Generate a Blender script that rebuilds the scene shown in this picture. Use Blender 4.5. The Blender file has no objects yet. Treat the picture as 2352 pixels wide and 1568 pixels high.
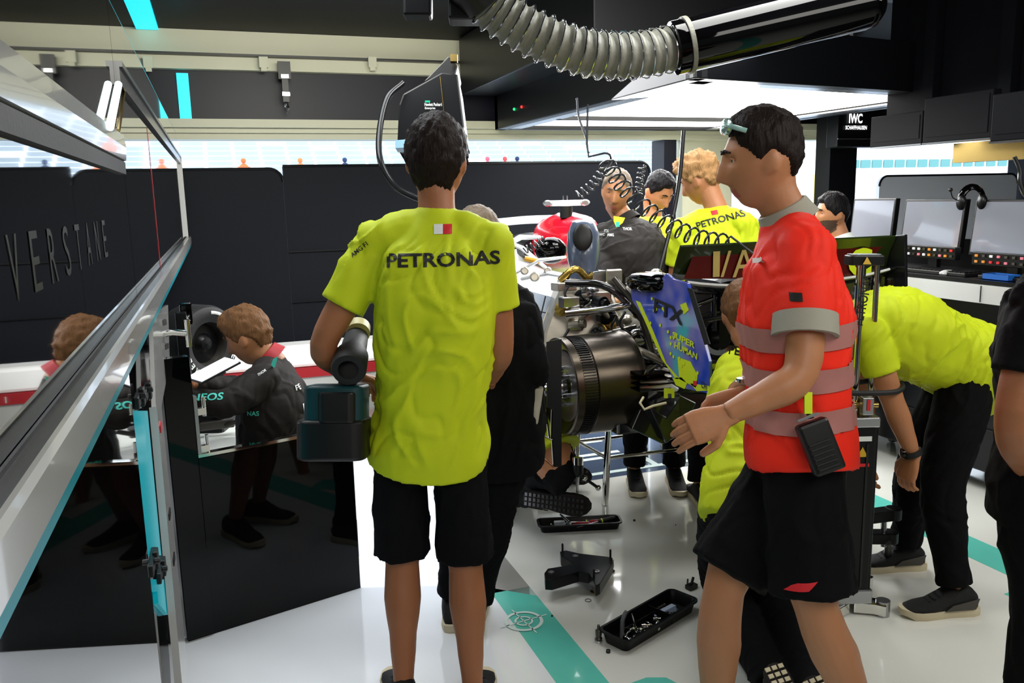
import bpy, math, random
import numpy as np
from mathutils import Vector, Matrix, noise
from mathutils.bvhtree import BVHTree
random.seed(4)
sc = bpy.context.scene
COL = sc.collection

# ---------------------------------------------------------------- camera
F_PX, CAM_H = 1898.0, 1.6
_y, _p, _r = map(math.radians, (19.5, 9.9, 1.35))
CF = np.array([math.sin(_y)*math.cos(_p), math.cos(_y)*math.cos(_p), -math.sin(_p)])
_rt = np.array([math.cos(_y), -math.sin(_y), 0.0])
_up = np.cross(_rt, CF)
CR = _rt*math.cos(_r) - _up*math.sin(_r)
CU = _up*math.cos(_r) + _rt*math.sin(_r)
CC = np.array([0, 0, CAM_H])
cam_d = bpy.data.cameras.new('camera')
cam = bpy.data.objects.new('camera', cam_d)
COL.objects.link(cam)
M = Matrix((
    (CR[0], CU[0], -CF[0], CC[0]),
    (CR[1], CU[1], -CF[1], CC[1]),
    (CR[2], CU[2], -CF[2], CC[2]),
    (0, 0, 0, 1)))
cam.matrix_world = M
cam_d.sensor_width = 36.0
cam_d.lens = 36.0*F_PX/2352.0
cam_d.clip_start = 0.02
cam_d.clip_end = 500
sc.camera = cam

# surveying helpers: where a sight line meets a distance, the floor or a wall
def sight(x, y):
    return CR*(x-1176)/F_PX + CU*(784-y)/F_PX + CF
def P(x, y, d): return CC + sight(x, y)*d
def G(x, y, z=0.0):
    s = sight(x, y); return CC + s*((z-CAM_H)/s[2])
def YP(x, y, Y):
    s = sight(x, y); return CC + s*(Y/s[1])
def XP(x, y, X):
    s = sight(x, y); return CC + s*(X/s[0])

# ---------------------------------------------------------------- view, world, lights
sc.view_settings.view_transform = 'Standard'
sc.view_settings.look = 'None'
sc.view_settings.gamma = 1.0
sc.view_settings.use_curve_mapping = False
sc.view_settings.exposure = 0.0
sc.cycles.use_denoising = True
sc.cycles.max_bounces = 8
sc.cycles.sample_clamp_indirect = 6.0
w = bpy.data.worlds.new('world'); sc.world = w
w.use_nodes = True
wn = w.node_tree.nodes; wl = w.node_tree.links
bg = wn['Background']
bg.inputs['Color'].default_value = (0.80, 0.90, 1.0, 1)
bg.inputs['Strength'].default_value = 4.0

def area(name, loc, size, power, color, look, sy=None):
    d = bpy.data.lights.new(name, 'AREA'); d.energy = power; d.color = color
    d.shape = 'RECTANGLE'; d.size = size; d.size_y = sy or size
    o = bpy.data.objects.new(name, d); COL.objects.link(o); o.location = loc
    v = Vector(look) - Vector(loc)
    o.rotation_euler = v.to_track_quat('-Z', 'Y').to_euler()
    return o
area('ceiling_fill_light', (0.6, -0.6, 2.9), 1.6, 58, (1.0, 0.97, 0.90), (0.7, 1.6, 0.6))
area('ceiling_fill_light', (2.6, 0.4, 2.9), 1.6, 66, (1.0, 0.97, 0.90), (2.4, 2.0, 0.2))
area('ceiling_fill_light', (0.3, 3.2, 2.9), 1.2, 40, (0.95, 0.98, 1.0), (0.5, 3.0, 0))  # added to brighten the white floor below it
area('ceiling_fill_light', (0.6, 3.6, 2.9), 1.0, 110, (1.0, 0.98, 0.86), (0.4, 7.4, 2.75))  # added, aimed forward to lighten the cream front beam
area('ceiling_fill_light', (4.3, 1.2, 2.9), 1.4, 70, (1.0, 0.99, 0.95), (3.4, 2.6, 0))  # added to raise the floor brightness on the right
area('ceiling_fill_light', (2.1, 2.7, 2.9), 1.0, 70, (1.0, 1.0, 0.97), (2.1, 4.4, 1.2))  # added above the car rear to light the faces beyond
area('gantry_lamp_light', (2.62, 5.0, 2.16), 1.6, 170, (0.97, 0.98, 1.0), (2.2, 4.4, 0), 2.6)

# ---------------------------------------------------------------- materials
def lin(c):
    return tuple(((v/12.92) if v <= 0.04045 else ((v+0.055)/1.055)**2.4) for v in c)
def hx(s):
    return lin(tuple(int(s[i:i+2], 16)/255 for i in (0, 2, 4)))
_mats = {}
def mat(name, col='808080', rough=0.5, metal=0.0, coat=0.0, emit=None, es=0.0, bump=0.0, bscale=60, var=0.0,
        vscale=8, spec=0.5, trans=0.0, alpha=1.0, sheen=0.0, ior=1.45, sss=0.0, aniso=None):
    if name in _mats: return _mats[name]
    m = bpy.data.materials.new(name); m.use_nodes = True
    nt = m.node_tree; b = nt.nodes['Principled BSDF']
    c = hx(col) if isinstance(col, str) else col
    b.inputs['Base Color'].default_value = (*c, 1)
    b.inputs['Roughness'].default_value = rough
    b.inputs['Metallic'].default_value = metal
    b.inputs['Specular IOR Level'].default_value = spec
    b.inputs['IOR'].default_value = ior
    b.inputs['Coat Weight'].default_value = coat
    b.inputs['Coat Roughness'].default_value = 0.03
    b.inputs['Transmission Weight'].default_value = trans
    b.inputs['Alpha'].default_value = alpha
    if sheen: b.inputs['Sheen Weight'].default_value = sheen
    if sss:
        b.inputs['Subsurface Weight'].default_value = sss
        b.inputs['Subsurface Radius'].default_value = (0.02, 0.008, 0.004)
        b.inputs['Subsurface Scale'].default_value = 0.5
    if emit:
        e = hx(emit) if isinstance(emit, str) else emit
        b.inputs['Emission Color'].default_value = (*e, 1); b.inputs['Emission Strength'].default_value = es
    if bump or var:
        tc = nt.nodes.new('ShaderNodeTexCoord')
        mp = nt.nodes.new('ShaderNodeMapping'); nt.links.new(tc.outputs['Object'], mp.inputs['Vector'])
        if aniso: mp.inputs['Scale'].default_value = aniso
    if bump:
        n = nt.nodes.new('ShaderNodeTexNoise'); n.inputs['Scale'].default_value = bscale; n.inputs['Detail'].default_value = 4
        nt.links.new(mp.outputs['Vector'], n.inputs['Vector'])
        bp = nt.nodes.new('ShaderNodeBump'); bp.inputs['Strength'].default_value = bump; bp.inputs['Distance'].default_value = 0.01
        nt.links.new(n.outputs['Fac'], bp.inputs['Height']); nt.links.new(bp.outputs['Normal'], b.inputs['Normal'])
    if var:
        n2 = nt.nodes.new('ShaderNodeTexNoise'); n2.inputs['Scale'].default_value = vscale; n2.inputs['Detail'].default_value = 5
        nt.links.new(mp.outputs['Vector'], n2.inputs['Vector'])
        mx = nt.nodes.new('ShaderNodeMix'); mx.data_type = 'RGBA'
        mx.inputs['A'].default_value = (*[v*(1-var) for v in c], 1); mx.inputs['B'].default_value = (*[min(1, v*(1+var)) for v in c], 1)
        nt.links.new(n2.outputs['Fac'], mx.inputs['Factor']); nt.links.new(mx.outputs['Result'], b.inputs['Base Color'])
    _mats[name] = m
    return m

K = dict(
    floor=mat('pale_resin_floor', 'dcddd6', 0.09, var=0.05, vscale=3, coat=0.4),
    floor_white=mat('white_resin_floor', 'e2e6ea', 0.10, var=0.03, vscale=3, coat=0.4),
    floor_grey=mat('grey_resin_floor', '93928e', 0.12, coat=0.3),
    teal_floor=mat('teal_floor_paint', '5fc4b4', 0.16, var=0.06, vscale=12, coat=0.3),
    white_paint=mat('white_floor_paint', 'd9ece8', 0.2),
    black_gloss=mat('black_gloss_lacquer', '040405', 0.03, spec=0.3),
    mirror=mat('dark_mirror_glass', '020203', 0.012, coat=1.0, spec=1.0, ior=2.0),
    black_satin=mat('black_satin', '08090c', 0.35, spec=0.3),
    screen_dark=mat('dark_screen', '06070b', 0.6, spec=0.1),
    board=mat('black_board_fabric', '0e1118', 0.6, bump=0.1, bscale=200, spec=0.15),
    black=mat('black_plastic', '0a0a0b', 0.4),
    rubber=mat('black_rubber', '101012', 0.6, bump=0.1, bscale=150),
    white_lacq=mat('white_lacquer', 'b9bab8', 0.14, coat=0.5),
    white_wall=mat('white_wall_paint', 'd2d6d2', 0.4),
    silver=mat('brushed_aluminium', 'a9abae', 0.26, metal=0.9, bump=0.03, bscale=300),
    track=mat('dark_track_metal', '5b5c5c', 0.22, metal=0.7),
    chrome=mat('chrome', 'e0dfda', 0.06, metal=1.0),
    steel=mat('tool_steel', 'c4c6ca', 0.18, metal=1.0),
    brass=mat('brass_fitting', 'a08850', 0.25, metal=1.0),
    cream=mat('cream_painted_beam', 'c2c2aa', 0.45, var=0.04, vscale=4),
    ceil=mat('black_ceiling_panel', '060607', 0.5, spec=0.12),
    fascia=mat('dark_fascia_panel', '181922', 0.4, spec=0.25),
    teal=mat('teal_lacquer', '0a8f9e', 0.2, emit='00b4c4', es=0.30),
    teal_trim=mat('teal_trim', '0c8c9c', 0.25),
    teal_reflection_glow=mat('teal_reflection_glow', '00c8e0', 0.4, emit='10dcf0', es=1.0),  # emission standing for teal light reflected in ceiling and fascia
    tube_glow=mat('white_tube_glow', 'ffffff', 0.4, emit='d8fbff', es=4.0),  # emission standing for ceiling tubes reflected in the glass
    white_glow=mat('glowing_white', 'f2f6ff', 0.25, emit='eef3ff', es=1.0),  # added glow of the low white panel; also the tablet screen
    gantry_lit=mat('gantry_diffuser', 'ffffff', 0.5, emit='fffdf6', es=7.0),
    skin=mat('skin', 'ad7550', 0.5, var=0.07, vscale=14, bump=0.06, bscale=120, sss=0.05),
    skin_tan=mat('tanned_skin', '9a6240', 0.5, var=0.07, vscale=14, bump=0.06, bscale=120, sss=0.05),
    lips=mat('lip_skin', 'a85a4c', 0.4),
    stubble=mat('stubbled_skin', '4a3528', 0.7, var=0.15, vscale=90),
    eye_white=mat('eye_white', 'dcd8d2', 0.15), iris=mat('iris', '2c2018', 0.1),
    hair_dark=mat('dark_brown_hair', '1c1310', 0.55, spec=0.15, bump=0.9, bscale=90, var=0.35, vscale=70, aniso=(1, 1, 0.18)),
    hair_black=mat('black_hair', '100e10', 0.5, spec=0.15, bump=0.9, bscale=90, var=0.3, vscale=70, aniso=(1, 1, 0.18)),
    hair_brown=mat('brown_hair', '6a4a2f', 0.55, spec=0.15, bump=0.9, bscale=90, var=0.35, vscale=70, aniso=(1, 1, 0.18)),
    hair_light=mat('sandy_hair', 'a07a50', 0.55, spec=0.15, bump=0.9, bscale=90, var=0.3, vscale=70, aniso=(1, 1, 0.18)),
    hair_grey=mat('greying_hair', '7d6f60', 0.55, spec=0.15, bump=0.9, bscale=90, var=0.35, vscale=70, aniso=(1, 1, 0.18)),
    yellow=mat('fluorescent_yellow_jersey', (0.52, 0.62, 0.014), 0.62, bump=0.12, bscale=400, spec=0.2),
    red=mat('fluorescent_red_jersey', (0.86, 0.028, 0.012), 0.6, bump=0.12, bscale=400, spec=0.2),
    reflect=mat('reflective_tape', 'a8706a', 0.5), reflect_grey=mat('grey_knit_trim', '9b988a', 0.7, bump=0.2, bscale=500),
    cloth=mat('black_cloth', '0c0c0e', 0.85, bump=0.35, bscale=22, spec=0.12),
    suit=mat('dark_grey_jacket', '24211f', 0.75, bump=0.3, bscale=30, spec=0.2),
    denim=mat('black_denim', '0b0b0d', 0.85, bump=0.4, bscale=30, spec=0.12),
    redtrim=mat('red_trim', 'a01420', 0.5), print_black=mat('black_print', '141612', 0.6),
    print_white=mat('white_print', 'dfe4e2', 0.6), print_teal=mat('teal_print', '48d0c0', 0.6), print_red=mat('red_print', 'c82028', 0.5),
    sole_white=mat('off_white_sole', 'cfc3a4', 0.6), shoe=mat('black_mesh_shoe', '0c0c0e', 0.7, bump=0.5, bscale=300),
    carbon=mat('carbon_fibre', '16171a', 0.16, coat=0.7), drum=mat('dark_bronze_metal', '4a433a', 0.27, metal=.9, bump=.1, bscale=8), car_white=mat('silver_car_paint', 'dcdee2', 0.25, metal=0.1, coat=0.6),
    car_red=mat('red_car_paint', 'c01428', 0.22, coat=0.8), alu=mat('machined_metal', 'b8b2a6', 0.3, metal=.8, var=0.2, vscale=30),
    dark_alu=mat('dark_machined_metal', '55524e', 0.3, metal=0.8), gold=mat('gold_heat_foil', 'c0a050', 0.3, metal=1.0, bump=0.4, bscale=60),
    lime=mat('lime_print', 'c8dc20', 0.4), monitor=mat('monitor_screen', '7f828c', 0.08, coat=0.6), bluebox=mat('blue_plastic', '1858a8', 0.4),
    duct=mat('grey_duct_fabric', '77776c', 0.5, bump=0.3, bscale=50, var=0.12, vscale=20), seat_blue=mat('blue_grandstand_seats', (0.34, 0.385, 0.40), 0.6),
    bright=mat('bright_building', 'ffffff', 0.6), teal_tile=mat('pale_teal_window', (0.13, 0.30, 0.29), 0.5, spec=.1),
    warn=mat('warning_yellow', 'c8a020', 0.5), clear=mat('clear_plastic', 'd8e0e4', 0.1, trans=0.8, alpha=0.5),
    asphalt=mat('pit_lane_asphalt', '9aa4b0', 0.7), hose=mat('black_hose', '18191b', 0.22), greyhose=mat('grey_coil_hose', '34363a', 0.2),
    lamp_green=mat('green_indicator', '20c060', 0.4, emit='30ff80', es=2), lamp_red=mat('red_indicator', 'c02020', 0.4, emit='ff3030', es=2),
    sign_white=mat('backlit_letters', 'ffffff', 0.4, emit='ffffff', es=1.5),
)

# ---------------------------------------------------------------- objects
ORG = {}
def V3(p): return np.array([float(p[0]), float(p[1]), float(p[2])])
def unit(v):
    v = np.asarray(v, float); n = np.linalg.norm(v); return v/n if n > 1e-9 else np.array([0, 0, 1.0])
def thing(name, label, cat, loc=(0, 0, 0), group=None):
    o = bpy.data.objects.new(name, None); COL.objects.link(o); o.empty_display_size = 0.1
    o.location = [float(v) for v in loc]; ORG[o.name] = V3(loc)
    o['label'] = label; o['category'] = cat
    if group: o['group'] = group
    return o
def tag(o, label, cat, group=None):
    o['label'] = label; o['category'] = cat
    if group: o['group'] = group
    return o
def copy_tree(o, delta=(0, 0, 0), label=None, parent=None, new_parent=None):
    c = o.copy(); COL.objects.link(c)
    if new_parent is not None: c.parent = new_parent
    else: c.location = Vector(o.location) + Vector([float(v) for v in delta])
    ORG[c.name] = V3(c.location) if new_parent is None else ORG[new_parent.name]
    if label: c['label'] = label
    for ch in list(o.children): copy_tree(ch, new_parent=c)
    return c
def frame_from(d, ref=(0, 0, 1)):
    d = unit(d); ref = np.asarray(ref, float)
    if abs(np.dot(d, unit(ref))) > 0.97: ref = np.array([1.0, 0, 0]) if abs(d[0]) < 0.9 else np.array([0, 1.0, 0])
    s = unit(np.cross(d, ref)); u = np.cross(s, d); return s, u
class MB:
    def __init__(s): s.v = []; s.f = []; s.mi = []; s.cur = 0
    def add(s, vs, fs):
        n = len(s.v); s.v.extend([tuple(float(c) for c in p) for p in vs])
        s.f.extend([tuple(i+n for i in f) for f in fs]); s.mi.extend([s.cur]*len(fs)); return s
    def box(s, c, size, x=(1, 0, 0), y=(0, 1, 0), z=None):
        c = V3(c); x = unit(x); y = unit(y); z = np.cross(x, y) if z is None else unit(z)
        a, b, h = [q/2 for q in size]
        vs = [c + x*i*a + y*j*b + z*k*h for k in (-1, 1) for j in (-1, 1) for i in (-1, 1)]
        return s.add(vs, [(0, 2, 3, 1), (4, 5, 7, 6), (0, 1, 5, 4), (2, 6, 7, 3), (0, 4, 6, 2), (1, 3, 7, 5)])
    def aabb(s, a, b):
        a = V3(a); b = V3(b); return s.box((a+b)/2, np.abs(b-a))
    def rbox(s, c, size, r, x=(1, 0, 0), y=(0, 1, 0), seg=4):   # box with rounded x-y corners
        c = V3(c); x = unit(x); y = unit(y); z = np.cross(x, y)
        pts = []
        for (sx, sy, a0) in ((1, 1, 0), (-1, 1, 90), (-1, -1, 180), (1, -1, 270)):
            cx, cy = sx*(size[0]/2-r), sy*(size[1]/2-r)
            for k in range(seg+1):
                a = math.radians(a0+90*k/seg); pts.append((cx+r*math.cos(a), cy+r*math.sin(a)))
        return s.prism([c + x*p[0] + y*p[1] - z*size[2]/2 for p in pts], z*size[2])
    def prism(s, poly, vec):
        n = len(poly); vec = V3(vec); a = [V3(p) for p in poly]; b = [p+vec for p in a]
        fs = [tuple(range(n-1, -1, -1)), tuple(range(n, 2*n))] + [(i, (i+1) % n, n+(i+1) % n, n+i) for i in range(n)]
        return s.add(a+b, fs)
    def rings(s, rings, cap=True, closed=True):
        m = len(rings[0]); vs = [p for r in rings for p in r]; fs = []
        for i in range(len(rings)-1):
            for j in range(m if closed else m-1):
                k = (j+1) % m; fs.append((i*m+j, i*m+k, (i+1)*m+k, (i+1)*m+j))
        if cap:
            fs.append(tuple(range(m-1, -1, -1))); fs.append(tuple((len(rings)-1)*m+j for j in range(m)))
        return s.add(vs, fs)
    def tube(s, pts, rad, seg=12, cap=True, flat=1.0, ref=None):
        pts = [V3(p) for p in pts]; n = len(pts)
        if not hasattr(rad, '__len__'): rad = [rad]*n
        t = [unit(pts[min(i+1, n-1)]-pts[max(i-1, 0)]) for i in range(n)]
        s0, u0 = frame_from(t[0], (0, 0, 1) if ref is None else ref); rs = []
        for i in range(n):
            u0 = u0 - t[i]*np.dot(u0, t[i]); u0 = unit(u0); sd = np.cross(t[i], u0)
            rs.append([pts[i] + (sd*math.cos(a)*rad[i] + u0*math.sin(a)*rad[i]*flat) for a in [2*math.pi*k/seg for k in range(seg)]])
        return s.rings(rs, cap)
    def lathe(s, c, axis, prof, seg=32, cap=True):     # prof = (along, radius)
        c = V3(c); axis = unit(axis); a, b = frame_from(axis)
        return s.rings([[c + axis*h + (a*math.cos(t)+b*math.sin(t))*r for t in [2*math.pi*k/seg for k in range(seg)]] for h, r in prof], cap)
    def ball(s, c, r, sx=(1, 0, 0), sy=(0, 1, 0), sz=(0, 0, 1), seg=12, n=8):
        c = V3(c); r = (r, r, r) if not hasattr(r, '__len__') else r
        rs = []
        for i in range(1, n):
            a = math.pi*i/n
            rs.append([c + unit(sx)*r[0]*math.sin(a)*math.cos(t) + unit(sy)*r[1]*math.sin(a)*math.sin(t) - unit(sz)*r[2]*math.cos(a) for t in [2*math.pi*k/seg for k in range(seg)]])
        return s.rings(rs, True)
    def text(s, txt, c, right, up, h, width=None, depth=0.002, bold=0.0, center=True, spacing=1.0, shear=0.0):
        vs, fs, w_, hh = text_mesh(txt, bold, spacing, shear)
        k = h/hh; kx = (width/w_) if width else k
        right = unit(right); up = unit(up); n = np.cross(right, up); c = V3(c)
        off = -w_*kx/2 if center else 0
        vs2 = [c + right*(v[0]*kx+off) + up*(v[1]*k-(h/2 if center else 0)) + n*depth for v in vs]
        return s.add(vs2, fs)
    def build(s, name, material, parent=None, smooth=False, bevel=0.0, auto=True):
        org = ORG[parent.name] if parent is not None else np.zeros(3)
        me = bpy.data.meshes.new(name)
        me.from_pydata([(v[0]-org[0], v[1]-org[1], v[2]-org[2]) for v in s.v], [], s.f)
        ms = material if isinstance(material, (list, tuple)) else [material]
        for m_ in ms: me.materials.append(K[m_] if isinstance(m_, str) else m_)
        if len(ms) > 1: me.polygons.foreach_set('material_index', s.mi)
        me.validate(); me.update()
        if smooth:
            me.polygons.foreach_set('use_smooth', [True]*len(me.polygons))
            if auto:
                try: me.set_sharp_from_angle(angle=math.radians(38))
                except Exception: pass
        o = bpy.data.objects.new(name, me); COL.objects.link(o)
        ORG[o.name] = org
        if parent is not None: o.parent = parent
        if bevel:
            b = o.modifiers.new('bevel', 'BEVEL'); b.width = bevel; b.segments = 2; b.limit_method = 'ANGLE'
        return o
_tm = {}
def text_mesh(txt, bold=0.0, spacing=1.0, shear=0.0):
    key = (txt, bold, spacing, shear)
    if key in _tm: return _tm[key]
    cu = bpy.data.curves.new('text', 'FONT'); cu.body = txt; cu.offset = bold; cu.space_character = spacing; cu.shear = shear
    cu.resolution_u = 3
    o = bpy.data.objects.new('text', cu); COL.objects.link(o)
    me = bpy.data.meshes.new_from_object(o.evaluated_get(bpy.context.evaluated_depsgraph_get()))
    vs = np.array([v.co[:] for v in me.vertices]); fs = [tuple(p.vertices) for p in me.polygons]
    vs[:, 0] -= vs[:, 0].min(); vs[:, 1] -= vs[:, 1].min()
    bpy.data.objects.remove(o); bpy.data.meshes.remove(me)
    _tm[key] = (vs, fs, vs[:, 0].max(), vs[:, 1].max()); return _tm[key]

def structure(o): o['kind'] = 'structure'; return o
# ---------------------------------------------------------------- figures
def remeshed(mb, voxel, smooth=4):
    me = bpy.data.meshes.new('tmp'); me.from_pydata(mb.v, [], mb.f); me.update()
    o = bpy.data.objects.new('tmp', me); COL.objects.link(o)
    m = o.modifiers.new('r', 'REMESH'); m.mode = 'VOXEL'; m.voxel_size = voxel; m.use_smooth_shade = True
    if smooth:
        s = o.modifiers.new('s', 'SMOOTH'); s.factor = 0.5; s.iterations = smooth
    ev = bpy.data.meshes.new_from_object(o.evaluated_get(bpy.context.evaluated_depsgraph_get()))
    bpy.data.objects.remove(o); bpy.data.meshes.remove(me)
    return ev
def mesh_np(me):
    n = len(me.vertices); a = np.empty(n*3, 'f'); me.vertices.foreach_get('co', a)
    b = np.empty(n*3, 'f'); me.vertices.foreach_get('normal', b)
    return a.reshape(-1, 3).astype(float), b.reshape(-1, 3).astype(float)
def put_mesh(name, me, material, parent, smooth=True):
    org = ORG[parent.name]; a, _ = mesh_np(me); a -= org
    me.vertices.foreach_set('co', a.astype('f').ravel()); me.name = name
    me.materials.clear()
    for m_ in (material if isinstance(material, (list, tuple)) else [material]): me.materials.append(K[m_])
    me.polygons.foreach_set('use_smooth', [smooth]*len(me.polygons)); me.update()
    o = bpy.data.objects.new(name, me); COL.objects.link(o); o.parent = parent; ORG[o.name] = org
    return o

def head_point(u, k=1.0):
    """unit direction (right, forward, up) -> point on a head, metres"""
    x, y, z = u[0]*0.076, u[1]*0.096, u[2]*0.117
    if z < 0:
        t = min(1, -z/0.117)
        x *= 1 - 0.30*t**1.6
        if y < 0: y *= 1 - 0.5*t**0.8
        else: y *= 1 - 0.06*t
    if y > 0:
        y = y*0.96 + 0.004*math.exp(-((x/0.05)**2))
        g = lambda a, s: math.exp(-(a/s)**2)
        zr = z
        if -0.048 < zr < 0.03:                        # nose
            h = (0.03-zr)/0.066 if zr > -0.036 else (0.048+zr)/0.012
            y += 0.034*max(0, min(1, h))*g(x, 0.0095+0.006*max(0, min(1, h)))
        y += 0.006*g(zr-0.032, 0.010)*g(x, 0.045)      # brow
        y -= 0.010*g(zr-0.012, 0.012)*(g(x-0.030, 0.013)+g(x+0.030, 0.013))
        y += 0.004*g(zr+0.012, 0.014)*(g(x-0.042, 0.016)+g(x+0.042, 0.016))
        y += 0.006*g(zr+0.063, 0.0055)*g(x, 0.020) + 0.007*g(zr+0.074, 0.006)*g(x, 0.018)
        y -= 0.005*g(zr+0.0685, 0.002)*g(x, 0.022)
        y += 0.008*g(zr+0.100, 0.014)*g(x, 0.024)      # chin
    return np.array([x, y, z])*k
def head_rings(C, r, f, u, n=44, m=56, fn=None):
    rs = []
    for i in range(1, n):
        a = math.pi*i/n; ring = []
        for j in range(m):
            b = 2*math.pi*j/m
            d = (math.sin(a)*math.cos(b), math.sin(a)*math.sin(b), -math.cos(a))
            p = head_point(d) if fn is None else fn(d)
            ring.append(C + r*p[0] + f*p[1] + u*p[2])
        rs.append(ring)
    return rs
def sstep(a, b, x):
    t = max(0, min(1, (x-a)/(b-a))); return t*t*(3-2*t)
HAIR = dict(   # front height, side, nape, top thickness, side thickness, tuft
    short=(0.62, 0.02, -0.50, 0.022, 0.010, 0.004), fade=(0.62, 0.12, -0.40, 0.024, 0.006, 0.004),
    quiff=(0.60, 0.05, -0.52, 0.026, 0.010, 0.006), curly=(0.58, 0.10, -0.38, 0.040, 0.012, 0.014), full=(0.62, 0.02, -0.74, 0.022, 0.013, 0.005), crop=(0.70, 0.15, -0.42, 0.014, 0.006, 0.003))
def hair_fn(style, seed):
    fr, sd, na, tt, ts, tuft = HAIR[style]
    def fn(d):
        az = math.degrees(math.atan2(d[1], abs(d[0])))     # 90 front, 0 side, -90 back
        if az > 35: line = sd + 0.22 + (fr-sd-0.22)*sstep(35, 62, az)
        elif az > 8: line = sd - 0.10 + 0.32*sstep(8, 35, az)
        elif az > -22: line = sd + 0.14*(1-abs((az+7)/15)) - 0.05
        else: line = sd - 0.05 + (na-sd+0.05)*sstep(-22, -60, az) if az > -60 else na
        if az <= -22: line = (sd-0.05) + (na-(sd-0.05))*sstep(0, 1, (-22-az)/38)
        m = sstep(line-0.05, line+0.07, d[2])
        top = sstep(0.1, 0.75, d[2])
        v = Vector((d[0]*5+seed, d[1]*5, d[2]*5)); v2 = v*2.6
        th = ts + (tt-ts)*top + tuft*(noise.noise(v)*1.3+noise.noise(v2)*0.9)
        if style in ('quiff', 'curly') and d[1] > 0.2: th += 0.016*top*sstep(0.2, 0.7, d[1])
        p = head_point(d); q = unit(p)
        return p + q*(-0.007 + (0.007+max(0.003, th))*m)
    return fn
def catm(ps, n):
    ps = [V3(p) for p in ps]; out = []
    q = [ps[0]*2-ps[1]] + ps + [ps[-1]*2-ps[-2]]
    for i in range(1, len(q)-2):
        for k in range(n):
            t = k/n
            out.append(0.5*((2*q[i]) + (q[i+1]-q[i-1])*t + (2*q[i-1]-5*q[i]+4*q[i+1]-q[i+2])*t*t + (-q[i-1]+3*q[i]-3*q[i+1]+q[i+2])*t**3))
    out.append(ps[-1]); return out
def interp(prof, t):
    for (a, va), (b, vb) in zip(prof, prof[1:]):
        if t <= b:
            k = (t-a)/(b-a); k = k*k*(3-2*k); return tuple(x+(y-x)*k for x, y in zip(va, vb))
    return prof[-1][1]
def limb(mb, a, b, c, prof1, prof2, seg=16, ref=None, bend=0.0):
    """two-bone limb through joint b with a rounded bend"""
    a, b, c = V3(a), V3(b), V3(c); pts = []; rad = []
    n = 7
    l1, l2 = np.linalg.norm(b-a), np.linalg.norm(c-b)
    for i in range(n):
        t = i/n; pts.append(a+(b-a)*t); rad.append(interp(prof1, t)[0])
    ctrl = b
    for i in range(n+1):
        t = i/n; pts.append(b+(c-b)*t); rad.append(interp(prof2, t)[0])
    sm = [p.copy() for p in pts]
    for _ in range(2):
        for i in range(1, len(pts)-1): sm[i] = pts[i]*0.5+(pts[i-1]+pts[i+1])*0.25
        pts = [p.copy() for p in sm]
    return mb.tube(pts, rad, seg, ref=ref)
def torso(mb, pel, chest, neck, lat_p, lat_s, grow=(0, 0), low=0.10, prof=None, hem=0.0, seg=28):
    pel, chest, neck = V3(pel), V3(chest), V3(neck)
    up0 = unit(chest-pel); start = pel - up0*low
    path = catm([start, pel, (pel+chest)/2, chest, neck], 6); n = len(path)
    prof = prof or [(0, (0.155, 0.105)), (0.22, (0.172, 0.118)), (0.45, (0.146, 0.104)), (0.70, (0.172, 0.124)), (0.86, (0.165, 0.105)), (0.95, (0.105, 0.078)), (1, (0.062, 0.060))]
    rs = []
    for i, c in enumerate(path):
        t = i/(n-1)
        tan = unit(path[min(i+1, n-1)]-path[max(i-1, 0)])
        lat = unit(np.asarray(lat_p)*(1-t)+np.asarray(lat_s)*t); lat = unit(lat-tan*np.dot(lat, tan)); fw = np.cross(tan, lat)
        w_, d_ = interp(prof, t); g = 1.0 if t < 0.8 else max(0.25, (1-t)/0.2)
        w_ += grow[0]*g; d_ += grow[1]*g
        ring = []
        for k in range(seg):
            a = 2*math.pi*k/seg; ca, sa = math.cos(a), math.sin(a)
            dz = hem*(abs(sa)**1.5-.6)*max(0, 1-t/0.16)
            ring.append(c + lat*w_*math.copysign(abs(ca)**0.82, ca) + fw*d_*math.copysign(abs(sa)**0.86, sa) - up0*dz)
        rs.append(ring)
    return mb.rings(rs), rs
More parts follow.
